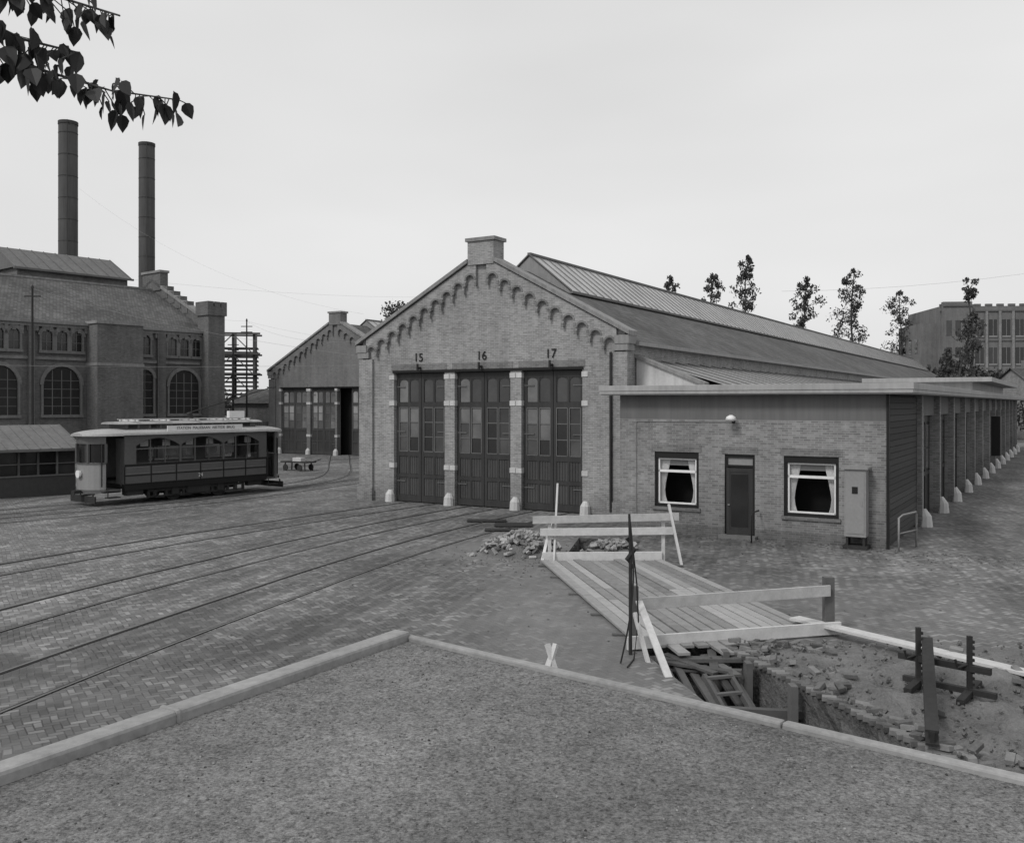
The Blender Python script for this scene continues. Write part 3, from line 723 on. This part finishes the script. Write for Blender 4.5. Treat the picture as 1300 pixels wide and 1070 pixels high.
for s in(-1,1):
    y0,y1=sorted((s*(HW+.001),s*(HW+.008)))
    for k in range(6):
        x0=-3.4+k*1.15+.07; x1=x0+1.01
        f.box(x0,x1,y0,y1,1.45,1.462); f.box(x0,x1,y0,y1,1.2,1.212)
f.make('lining','traml',tm)
text('24','fleet_number',.22,'white',tm,(.05,-1.04,.98),(math.pi/2,0,0),.002)
f,pn=B(),B()
for s in(-1,1):
    yo=s*HW; y0,y1=sorted((yo,yo-s*.07))
    for xp,wd in((-3.4,.5),(-.95,.1),(1.15,.1),(3.1,.4)): f.box(xp,xp+wd,y0,y1,1.58,2.62)
    f.box(-3.4,3.5,y0,y1,2.62,2.74)
    for (a,c) in((-2.9,-.95),(-.85,1.15),(1.25,3.1)):
        n=12; 
        for k in range(n):
            ua,uc=a+(c-a)*k/n,a+(c-a)*(k+1)/n
            h1=2.6-.30*(2*(ua-a)/(c-a)-1)**2; h2=2.6-.30*(2*(uc-a)/(c-a)-1)**2
            f.py([(ua,h1),(uc,h2),(uc,2.62),(ua,2.62)],y0,y1)
        for xm in(a+(c-a)*.33,a+(c-a)*.67): pn.box(xm-.02,xm+.02,*(sorted((yo-s*.03,yo-s*.06))),1.58,2.55)
        pn.box(a,c,*(sorted((yo-s*.02,yo-s*.065))),2.16,2.2)
f.make('window_pillars','tramg',tm); pn.make('sash_bars','woodd',tm)
f=B(); f.box(-3.3,3.4,-.6,-.58,1.0,1.6); f.box(-3.3,3.4,.58,.6,1.0,1.6); f.box(-3.3,3.4,-.95,.95,.8,.86); f.make('seats','woodd',tm)
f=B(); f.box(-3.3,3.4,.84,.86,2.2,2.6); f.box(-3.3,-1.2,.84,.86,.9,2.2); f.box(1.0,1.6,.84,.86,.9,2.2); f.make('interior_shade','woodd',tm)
f=B()
for x in(-2.4,-1.4,-.3,.7,1.8,2.7): f.box(x,x+.5,.955,.965,1.75,2.1); f.box(x,x+.35,-.5,-.49,2.25,2.5)
f.make('window_notices','plast',tm)
def roofprof(hw,zb,zt,n=12): return [(hw*math.cos(math.pi*k/n),zb+(zt-zb)*math.sin(math.pi*k/n)**.75) for k in range(n+1)]
f=B(); f.px([(y,z) for y,z in roofprof(1.12,2.74,2.98)],-3.45,3.55)
for s in(-1,1):
    N=8
    for k in range(N):
        a0=k/N; a1=(k+1)/N
        x0=s*(3.45+1.35*a0) ; x1=s*(3.45+1.35*a1)
        w0=1.12*math.sqrt(max(0,1-(a0*.93)**2.6)); w1=1.12*math.sqrt(max(0,1-(a1*.93)**2.6))
        z0=2.98-.14*a0**2; z1=2.98-.14*a1**2
        pa=[(x0,y,z) for y,z in roofprof(w0,2.72,z0)]; pb_=[(x1,y,z) for y,z in roofprof(w1,2.72,z1)]
        f._pr(pa,pb_)
f.make('roof','tramr',tm,smooth=False)
f=B(); f.box(-3.1,3.2,-.62,.62,2.9,3.16); f.make('clerestory','woodd',tm)
f=B(); x=-3.0
while x<3.0: 
    for s in(-1,1): f.box(x,x+.4,*(sorted((s*.622,s*.63))),3.0,3.13)
    x+=.5
f.make('clerestory_lights','glass',tm)
f=B(); f.px([(y,z) for y,z in roofprof(.72,3.16,3.26)],-3.4,3.5); f.make('clerestory_roof','tramr',tm)
f=B(); f.box(-1.5,2.2,-1.02,-.98,2.86,3.08); f.box(-1.5,2.2,.98,1.02,2.86,3.08); f.make('destination_board','white',tm)
text('STATION  MALIEBAAN  ABSTEDE  BRUG','board_text',.16,'black',tm,(.35,-1.025,2.97),(math.pi/2,0,0),.002)
f=B(); f.box(-3.5,3.6,-1.15,-1.12,2.74,2.8); f.box(-3.5,3.6,1.12,1.15,2.74,2.8)
for x in(-2.6,-1.2,.2,1.6,2.8): f.box(x-.03,x+.03,-.7,.7,3.27,3.33)
for y in(-.5,0,.5): f.box(-2.8,3.0,y-.05,y+.05,3.33,3.36)
f.make('roof_planks','wood',tm)
f=B(); f.tube([(.3,0,3.35),(.2,0,3.6)],.12,8); f.tube([(.2,0,3.6),(4.6,0,4.75)],[.035,.02],6); f.tube([(4.6,-.3,4.75),(4.6,.3,4.75)],.03,6); f.make('trolley_pole','iron',tm)
B().box(2.2,3.0,-.1,.1,3.36,3.66).make('route_box','white',tm)
for s,mt in((-1,'traml'),(1,'tramg')):
    def plan(d,w,n=14): return [(s*(3.5+d*math.sin(math.pi*k/n)**.8),w*math.cos(math.pi*k/n)) for k in range(n+1)]
    nmn='front' if s<0 else 'rear'
    o=plan(1.15,.98); i_=plan(1.10,.93)
    f=B(); n=len(o)
    for k in range(2,n-3): f.pz([o[k],o[k+1],i_[k+1],i_[k]],.62,1.62)
    f.make(nmn+'_dash',mt,tm)
    f=B(); o2=plan(1.17,1.0)
    for k in range(2,n-3):
        f.pz([o2[k],o2[k+1],i_[k+1],i_[k]],1.62,1.68); f.pz([o2[k],o2[k+1],i_[k+1],i_[k]],.56,.64); f.pz([o2[k],o2[k+1],i_[k+1],i_[k]],2.42,2.74)
    for k in(2,5,n-6,n-3): f.box(o[k][0]-.04,o[k][0]+.04,o[k][1]-.04,o[k][1]+.04,1.68,2.42)
    f.make(nmn+'_vestibule_frame','tramg',tm)
    f=B()
    for k in range(2,n-3):
        f.pz([i_[k],i_[k+1],(i_[k+1][0]-s*.01,i_[k+1][1]),(i_[k][0]-s*.01,i_[k][1])],1.7,2.42)
    f.make(nmn+'_glass','glass',tm)
    f=B(); f.pz([(x*1.0,y) for x,y in plan(1.1,.95)],.56,.62); f.make(nmn+'_platform_floor','woodd',tm)
    f=B(); x0,x1=sorted((s*3.6,s*4.1)); 
    for q in(-1,1): f.box(x0,x1,*(sorted((q*.8,q*1.1))),.3,.34); f.box(x0,x0+.03,*(sorted((q*1.0,q*1.03))),.34,.6); f.tube([(s*3.55,q*1.04,.75),(s*3.55,q*1.04,1.9)],.02,6); f.tube([(s*4.25,q*.86,.75),(s*4.25,q*.86,2.4)],.03,6)
    f.make(nmn+'_steps','iron',tm)
    f=B(); f.tube([(s*4.66,0,1.25),(s*4.76,0,1.25)],[.13,.15],14); f.make(nmn+'_headlamp','white',tm)
    f=B(); f.box(*(sorted((s*4.6,s*4.95))),-.12,.12,.5,.62); f.box(*(sorted((s*4.5,s*4.56))),-.9,.9,.14,.4); f.beam((s*4.5,-.7,.5),(s*4.55,-.7,.3),.05,.05); f.beam((s*4.5,.7,.5),(s*4.55,.7,.3),.05,.05); f.tube([(s*4.2,-.4,.7),(s*4.2,-.4,1.5)],.09,8); f.make(nmn+'_coupler_and_fender','iron',tm)
f=B()
for s in(-1,1):
    f.box(-2.3,2.3,*(sorted((s*.88,s*.94))),.42,.52); f.box(-2.3,2.3,*(sorted((s*.88,s*.94))),.2,.26)
    for x in(-2.3,-1.5,-.7,.7,1.5,2.3): f.box(x-.05,x+.05,*(sorted((s*.86,s*.95))),.2,.56)
    for x in(-1.1,1.1): f.box(x-.16,x+.16,*(sorted((s*.84,s*.98))),.26,.56)
    f.box(-.55,.55,*(sorted((s*.8,s*1.0))),.25,.55)
    for x in(-2.0,-.5,1.9): f.tube([(x,s*.9,.5),(x,s*.9,.25)],.09,8)
    for x in(-2.9,2.9): f.box(x-.35,x+.35,*(sorted((s*.7,s*.96))),.34,.6)
f.box(-2.2,2.2,-.6,.6,.3,.55)
f.make('truck_frame','iron',tm)
f=B()
for x in(-1.1,1.1):
    for s in(-1,1): f.tube([(x,s*.66,.38),(x,s*.82,.38)],.38,20)
    f.tube([(x,-.8,.38),(x,.8,.38)],.06,8)
f.make('wheels','iron',tm)
# ------------------------------------------------------------------ left power hall
ph=empty('power_station',(-24.6,75,0),math.atan2(.78,.626))
LEN=45
f=B(); f.box(-LEN,-.01,0,16,0,10); f.make('walls','brick2',ph)
f=B(); f.poly([(-LEN,-.35,9.9),(0,-.35,9.9),(0,8,13.9),(-LEN,8,13.9)]); f.poly([(-LEN,16.35,9.9),(0,16.35,9.9),(0,8,13.9),(-LEN,8,13.9)]); f.make('slate_roof','tile2',ph)
f=B(); f.box(-LEN,0,-.2,-.002,9.55,9.8); f.box(-LEN,0,-.4,-.22,9.76,9.96); f.box(-LEN,0,7.85,8.15,13.86,14.02); f.make('eaves_cornice','cope',ph)
f=B(); f.px([(-.3,0),(16.3,0),(16.3,10.6),(8,14.6),(-.3,10.6)],.0,.5); f.px([(6.6,13.8),(9.4,13.8),(9.4,15.3),(6.6,15.3)],-.1,.62)
for k in range(4): f.box(-.05,.57,2.6+k*1.0,3.4+k*1.0,11.6+k*.49,12.6+k*.49) 
f.make('gable_parapet','brick2',ph)
f=B(); f.px([(-.4,10.6),(8,14.6),(16.4,10.6),(16.4,10.85),(8,14.85),(-.4,10.85)],-.1,.6); f.box(-.2,.7,6.5,9.5,15.3,15.5); f.make('gable_coping','cope',ph)
f=B(); f.box(-.5,1.0,-1.1,.4,0,11.2); f.box(-.62,1.12,-1.22,.52,11.2,11.9)
for k in range(3):
    x=-.62+k*.62; f.box(x,x+.5,-1.22,.52,11.9,12.3)
f.make('corner_turret','brick2',ph)
f=B(); f.box(-9.8,-6.3,-1.6,-.001,0,9.9); f.make('stair_block','brick2',ph)
f=B(); f.box(-9.9,-6.2,-1.7,-.0,9.9,10.1); f.box(-9.85,-6.25,-1.66,-.0,6.9,7.1); f.make('stair_block_bands','cope',ph)
gl,sr,ml,pl=B(),B(),B(),B()
def archwin(xc,z0,zs,w,nm=1):
    r=w/2
    g_=[(xc-r,z0),(xc+r,z0)]+arcpts(xc,zs,r,0,math.pi,10); gl.py(g_,-.03,-.003)
    o=arcpts(xc,zs,r+.25,0,math.pi,10); n_=arcpts(xc,zs,r,0,math.pi,10)
    for k in range(10): sr.py([o[k],o[k+1],n_[k+1],n_[k]],-.18,-.003)
    sr.box(xc-r-.15,xc-r,-.16,-.003,z0,zs); sr.box(xc+r,xc+r+.15,-.16,-.003,z0,zs); sr.box(xc-r-.2,xc+r+.2,-.2,-.003,z0-.2,z0)
    for k in range(1,nm+1): x=xc-r+w*k/(nm+1); ml.box(x-.03,x+.03,-.06,-.031,z0,zs+ (r*.8 if nm>1 else r*.95))
    z=z0+.6
    while z<zs+r*.6: ml.box(xc-r*.95,xc+r*.95,-.055,-.031,z-.02,z+.02); z+=.6
cs=[-2.0,None,None,-11.6,-15.9,-20.2,-24.5,-28.8,-33.1,-37.4]
for bay in range(10):
    if bay==1:
        archwin(-5.3,3.4,6.1,1.3,1); archwin(-5.3,7.9,9.0,.8,1); pl.box(-4.3,-3.7,-.3,-.003,0,9.55); continue
    if bay==2: continue
    xc=cs[bay]
    archwin(xc,3.4,5.5,2.6,3)
    for d in(-1.05,0,1.05): archwin(xc+d,7.9,8.95,.75,1)
    pl.box(xc-2.35,xc-1.95,-.3,-.003,0,9.55)
gl.make('window_glass','glass',ph); sr.make('window_surrounds','brickF',ph); ml.make('glazing_bars','munt',ph); pl.make('pilasters','brick2',ph)
f=B(); f.box(-LEN,-9.9,-.15,-.003,7.25,7.45); f.box(-6.2,-.6,-.15,-.003,7.25,7.45); 
x=-LEN
while x<-.6:
    if not(-9.95<x<-6.1): f.box(x,x+.25,-.2,-.004,9.2,9.54)
    x+=.5
f.make('string_course','brickd',ph)
f=B(); f.box(-9,.5,13,20,0,15.4); f.make('rear_hall_walls','brick2',ph)
f=B(); f.poly([(-9.3,12.7,15.3),(.8,12.7,15.3),(.8,16.5,17.35),(-9.3,16.5,17.35)]); f.poly([(-9.3,20.3,15.3),(.8,20.3,15.3),(.8,16.5,17.35),(-9.3,16.5,17.35)]); f.poly([(-9.3,12.7,15.3),(-9.3,20.3,15.3),(-9.3,16.5,17.35)]); f.make('rear_hall_roof','zincd',ph)
f=B()
x=-9.3
while x<.8: f.beam((x,12.7,15.34),(x,16.5,17.38),.05,.05); x+=1
f.box(-9.4,.9,12.6,12.75,15.15,15.32)
f.make('rear_roof_ribs','munt',ph)
for (x,y,r,h) in((-45.2,95,.93,32.8),(-41.1,105,.88,33.4)):
    e=empty('factory_chimney',(x,y,0))
    f=B(); f.tube([(0,0,0),(0,0,8),(0,0,h)],[r*1.05,r*1.0,r*.98],28); f.make('stack','chim',e,smooth=True)
    f=B(); z=14
    while z<h: f.tube([(0,0,z),(0,0,z+.06)],r*1.006,28); z+=2.2
    f.tube([(0,0,h-.3),(0,0,h+.02)],r*1.03,28); f.tube([(r*.4,-r*1.05,10),(r*.4,-r*1.05,h)],.05,5); f.make('hoops','chim',e)
# ------------------------------------------------------------------ low shed left
ls=empty('low_workshop',(-20.2,43.2,0),math.atan2(.66,.75))
L=16
f=B()
f.box(-L,0,.0,3.2,0,.95); f.box(-L,0,.02,3.2,2.0,2.15); f.box(-L,0,2.9,3.2,.95,2.9); f.box(-.1,0,.1,3.2,.95,2.3); f.make('boards','sid',ls)
f=B(); x=-L
while x<-.1: f.box(x+.05,x+.75,.1,.15,.96,1.99); x+=.8
f.make('window_glass','glass',ls)
f=B(); x=-L
while x<=0: f.box(x-.04,x+.04,-.02,.1,.95,2.0); x+=.8
f.box(-L,0,-.015,.1,1.45,1.49); f.box(-L,0.02,-.04,.0,.9,.97); f.make('mullions','woodd',ls)
f=B(); f.px([(-.4,2.1),(-.4,2.16),(3.4,3.16),(3.4,3.1)],-L-.2,.25); f.make('roof','zincd',ls)
f=B(); x=-L
while x<=.2: f.beam((x,-.4,2.17),(x,3.4,3.17),.03,.03); x+=.45
f.box(-L-.2,.25,-.5,-.402,2.04,2.16); f.make('roof_battens','munt',ls)
# ------------------------------------------------------------------ lattice structure
lt=empty('cooling_tower_frame',(-27.5,92,0),.2)
f=B()
for x in(-2,0,2):
    for y in(0,2.5): f.box(x-.12,x+.12,y-.12,y+.12,0,11.2)
for z in(3,5,7,9,11): 
    f.box(-2.6,2.6,-.4,-.15,z,z+.18); f.box(-2.6,2.6,2.65,2.8,z,z+.18)
for z in(3,5,7,9):
    f.beam((-2,-.2,z),(0,-.2,z+2),.1,.1); f.beam((2,-.2,z),(0,-.2,z+2),.1,.1)
f.box(-2.5,2.5,-.3,2.8,7.05,7.2)
f.make('timber_frame','woodd',lt)
f=B()
for k in range(16): f.box(-2.3,2.3,.3,2.2,3.3+k*.42,3.45+k*.42)
f.make('louvres','woodd',lt)
fe=empty('yard_fence',(-22,80,0),math.atan2(.1,1))
f=B(); x=-9
while x<6: f.box(x,x+.14,0,.03,0,2.6+R.uniform(-.05,.05)); x+=.16
f.box(-9,6,.03,.1,.5,.6); f.box(-9,6,.03,.1,2.1,2.2)
f.make('pickets','woodd',fe)
sd=empty('small_storage_shed',(-23.5,88,0),RZ)
f=B(); f.box(-4,4,0,5,0,4.2); f.make('walls','brickA',sd)
f=B(); f.px([(-.4,4.2),(2.5,5.6),(5.4,4.2)],-4.2,4.2); f.make('roof','tile2',sd)
ct=empty('cart_stand_in',(-13.4,58.5,0),RZ)  # cart-shaped stand-in for what looks like a low stand
f=B(); f.box(-1.1,1.1,-.45,.45,.5,.58); 
for x in(-.9,.9):
    for y in(-.35,.35): f.beam((x,y,0),(x*.9,y*.8,.5),.07,.07)
f.beam((1.1,0,.55),(1.9,0,.75),.05,.05); f.make('frame','iron',ct)
f=B()
for x in(-.6,.6):
    for y in(-.5,.5): f.tube([(x,y-.03,.2),(x,y+.03,.2)],.2,14)
f.make('wheels','iron',ct); B().box(-.3,.4,-.2,.2,.58,.8).make('crate','wood',ct)
def pole(x,y,h,arm=1):
    e=empty('tramway_pole',(x,y,0)); f=B(); f.tube([(0,0,0),(0,0,2),(0,0,2.05),(0,0,h)],[.13,.12,.09,.06],10)
    f.tube([(0,0,h),(0,0,h+.15),(0,0,h+.25)],[.09,.07,.01],8)
    for k in range(arm): f.box(-.5,.5,-.04,.04,h-.5-k*.5,h-.43-k*.5)
    f.make('shaft','iron',e); return Vector((x,y,h))
P1=pole(-29.3,57,11.2,1); P2=pole(-23.6,83,11.5,2); P3=pole(-25.4,85,10,2); P4=pole(-34,66,9.8,1); P5=pole(-9.5,70,7.5,1)
def wire(a,c,sag=.3,r=.006):
    f=B(); a=Vector(a);c=Vector(c); pts=[]
    for k in range(13): u=k/12; p=a.lerp(c,u); p.z-=sag*4*u*(1-u); pts.append(p)
    f.tube(pts,r,4); f.make('overhead_wire','grey')
wire(P1,world(-3.1,-.25,5.9),.5); wire(P2,world(-6,.0,6.9),.6); wire((-44,95,26),(-12,75.3,11.4),2); wire(P1,P2,.4)
wire((-40,52,13.8),(-4,90,14.5),1.2); wire((-33,40,6.2),world(-.04,-.25,5.85),.3); wire(P2,world(3.2,-.25,5.85),.4); wire((26,90,15),(75,95,22),1.5,.012)
# ------------------------------------------------------------------ trees
def leaves(b,c,r,n,s,rx=1,rz=1):
    for i in range(n):
        while True:
            d=Vector((R.uniform(-1,1),R.uniform(-1,1),R.uniform(-1,1)))
            if d.length<1: break
        d=d*(.55+.45*R.random()); p=Vector(c)+Vector((d.x*r*rx,d.y*r,d.z*r*rz))
        m=rotr(tilt=3.1); q=s*R.uniform(.6,1.3)
        b.add([p+m@Vector((-q*.5,0,0)),p+m@Vector((0,-q*.35,0)),p+m@Vector((q*.6,0,q*.1)),p+m@Vector((0,q*.35,0))],[(0,1,2,3)])
def tufttree(x,y,ztop,zb,wid,dens=1.,leaf=.3,lean=.0):
    e=empty('tufted_tree',(x,y,0)); tr_,lf=B(),B()
    H=ztop; 
    path=[(0,0,0)]
    for k in range(1,9):
        u=k/8; path.append((lean*u*u*2+.3*math.sin(u*9+x),.1*math.sin(u*7),H*.98*u))
    tr_.tube(path,[.26*(1-.85*k/8)+.03 for k in range(9)],7)
    n=max(4,int((ztop-zb)/.6))
    for k in range(n):
        u=(k+.5)/n; z=zb+(ztop-zb)*u
        tx=lean*(z/H)**2*2+.3*math.sin(z/H*9+x)
        env=wid*.6*(math.sin(math.pi*min(1,u*.8+.2))**.6)*R.uniform(.45,1.3)
        for q in range(3):
            an=R.uniform(0,6.28); rr=env*R.uniform(.3,1)
            c=(tx+math.cos(an)*rr+lean*.3,math.sin(an)*rr,z+R.uniform(0,.6))
            tr_.tube([(tx,0,z-.7),(c[0]*.9+tx*.1,c[1]*.8,c[2])],[.05,.02],4,False)
            if R.random()<.88: leaves(lf,c,.3+env*.36*R.uniform(.5,1.3),int(42*dens),leaf)
    tr_.make('trunk_and_limbs','bark',e); lf.make('foliage','leaf',e,recalc=False)
def T(px,ytop,ybot,wpx,Y,**k):
    tufttree((px-650)/1184*Y,Y,4.2+(512-ytop)*Y/1184,4.2+(512-ybot)*Y/1184,wpx*Y/1184,**k)
for a in((838,354,372,14,165),(893,350,384,22,150),(942,328,398,30,140),(1019,356,420,28,140),(1082,345,436,38,150),(1141,374,452,40,172),(1232,358,385,22,120),(1216,400,490,46,118),(1196,448,490,26,122)):
    T(*a,lean=R.uniform(-.2,.9),leaf=.36)
def mass(name,items,leaf=.6,n=130):
    lf=B()
    for (x,y,z,r) in items: leaves(lf,(x,y,z),r,int(n*r/2),leaf,1.1,.85)
    lf.make(name,'leaf',recalc=False)
it=[]
for k in range(90):
    x=-75+k*2.4+R.uniform(-1,1); y=205+R.uniform(-8,8); it.append((x,y,R.uniform(2,5),R.uniform(2.4,4)))
for k in range(26): it.append((66+R.uniform(-6,10),148+R.uniform(-10,3),R.uniform(3,8.5),R.uniform(1.6,2.6)))
for k in range(12): it.append((62+k*1.8,128+R.uniform(-4,4),R.uniform(1.5,3.5),2.2))
for k in range(10): it.append((-24+R.uniform(-3,3),190,R.uniform(14,24),2.8))
mass('distant_trees',it)
it=[(59+R.uniform(-2,4),104+R.uniform(-5,5),R.uniform(1,4.5),1.5) for k in range(24)]
mass('hedge_bushes',it,.4,160)
# ------------------------------------------------------------------ near tree (top left)
nt_=empty('overhanging_tree',(0,0,0)); tr_,lf=B(),B()
tr_.tube([(-6.4,4.5,0),(-6.3,4.5,3),(-6.2,4.45,6),(-6.1,4.5,9)],[.25,.2,.15,.05],10)
brs=[[(-6.25,4.5,5.0),(-3.6,4.2,5.9),(-2.33,4.0,5.74),(-1.99,4,5.62),(-1.72,4,5.54),(-1.43,4,5.50)],
     [(-6.2,4.45,5.6),(-3.6,4.1,6.2),(-2.33,3.9,6.0),(-1.99,3.95,5.94),(-1.68,4,5.86)],
     [(-6.2,4.45,5.6),(-3.6,4.1,6.1),(-2.33,3.95,5.86),(-2.1,4,5.76),(-1.88,4.05,5.72)]]
def leafshape(b,p,m,s):
    pts=[(0,0),(.12,.3),(.4,.46),(.75,.33),(1.2,0),(.75,-.33),(.4,-.46),(.12,-.3)]
    vs=[p+m@Vector((x*s,y*s,.3*s*abs(y))) for x,y in pts]
    b.add(vs,[(0,1,2,3,4),(0,4,5,6,7)])
cnt={0:[0,30,38,24,22],1:[0,36,46,26],2:[0,30,32,16]}
for bi,br in enumerate(brs):
    tr_.tube(br,[.06,.03,.014]+[.006,.004,.003][:len(br)-3],6)
    for s in range(1,len(br)-1):
        a,c=Vector(br[s]),Vector(br[s+1]); n=cnt[bi][s]
        for k in range(n):
            q=a.lerp(c,(k+R.random())/n)
            p=q+Vector((R.uniform(-.03,.03),R.uniform(-.14,.14),R.uniform(-.07,.03)))
            tr_.tube([q,p],.0025,4,False)
            m=Euler((0,math.pi/2+R.uniform(-.7,.5),R.uniform(-3.1,3.1))).to_matrix()@Euler((R.uniform(-1.5,1.5),0,0)).to_matrix()
            leafshape(lf,p,m,R.uniform(.05,.088))
for k in range(900):
    p=Vector((-4.6+R.gauss(0,.7),4.4+R.gauss(0,.5),6.6+R.gauss(0,.9)))
    if p.x/p.y>-.66: continue
    leafshape(lf,p,Euler((R.uniform(-1,1),R.uniform(.3,1.5),R.uniform(0,6.3))).to_matrix(),.08)
tr_.make('trunk_and_branches','bark',nt_); lf.make('leaves','leafn',nt_,recalc=False)
# ------------------------------------------------------------------ right background building
ob=empty('office_block',(86,160,0),-.08)
f=B(); f.box(-12.2,30,0,16,0,20.9); f.box(-12.0,-7.2,-1.0,-.003,0,21.6); f.box(-14.6,-12.203,2,14,0,18.2); f.make('walls','brickF',ob)
f=B()
x=-12.2
while x<30: f.box(x,x+1.1,-.05,.4,20.9,21.3); x+=1.9
f.box(-12.3,30.1,-.2,-.004,20.0,20.2); f.box(-6.9,30.1,-.15,-.004,14.9,15.05); f.box(-12.1,-7.1,-1.2,-1.004,20.8,21.1); f.make('parapet','munt',ob)
f,p_,s_=B(),B(),B()
for k in range(17):
    xx=-6.6+k*2.2
    p_.box(xx-.3,xx+.1,-.3,-.006,0,20)
    for z0,z1 in((15.8,18.6),(11,13.8),(6.2,9),(1.2,4.4)): 
        f.box(xx+.35,xx+1.65,-.06,-.005,z0,z1); s_.box(xx+.3,xx+1.7,-.14,-.005,z0-.25,z0); s_.box(xx+.98,xx+1.04,-.1,-.06,z0,z1)
for xx in(-11.5,-10.0,-8.5):
    for z0,z1 in((15.8,18.4),(10.9,13.8),(6,8.8)): f.box(xx,xx+.9,-1.05,-1.005,z0,z1)
for yy in(4,7,10):
    for z0,z1 in((13,15.6),(8.5,11)): f.box(-14.65,-14.605,yy,yy+1.3,z0,z1)
f.make('windows','glass',ob); p_.make('piers','brickA',ob); s_.make('sills','grey',ob)
def house(x,y,w_,d,h,rh,rz,m='brickA'):
    e=empty('row_house',(x,y,0),rz); f=B(); f.box(-w_/2,w_/2,0,d,0,h); f.py([(-w_/2,h),(w_/2,h),(0,h+rh-.1)],.02,d-.02); f.make('walls',m,e)
    f=B()
    for s in(-1,1): f.poly([(s*(w_/2+.3),-.3,h-.15),(0,-.3,h+rh),(0,d+.3,h+rh),(s*(w_/2+.3),d+.3,h-.15)])
    f.make('roof','tile2',e)
    f=B(); f.box(-.4,.4,2,2.8,h+rh-.5,h+rh+1.0); f.make('chimney','brickd',e)
    f=B(); g2=B()
    for xx in(-w_*.32,-.5,w_*.2):
        for z in(1,3.6):
            if z+1.5<h: f.box(xx,xx+1,-.04,-.004,z,z+1.5); g2.box(xx-.08,xx+1.08,-.08,-.004,z-.12,z)
    f.make('windows','glass',e); g2.make('sills','white',e)
house(60,112,9,8,5.2,3.2,-1.2); house(68.5,118,9,8,5.5,3.2,-1.2); house(66,138,7,7,7.2,2.8,-.3); house(51,138,7,7,6,2.5,-.4)
print('done')
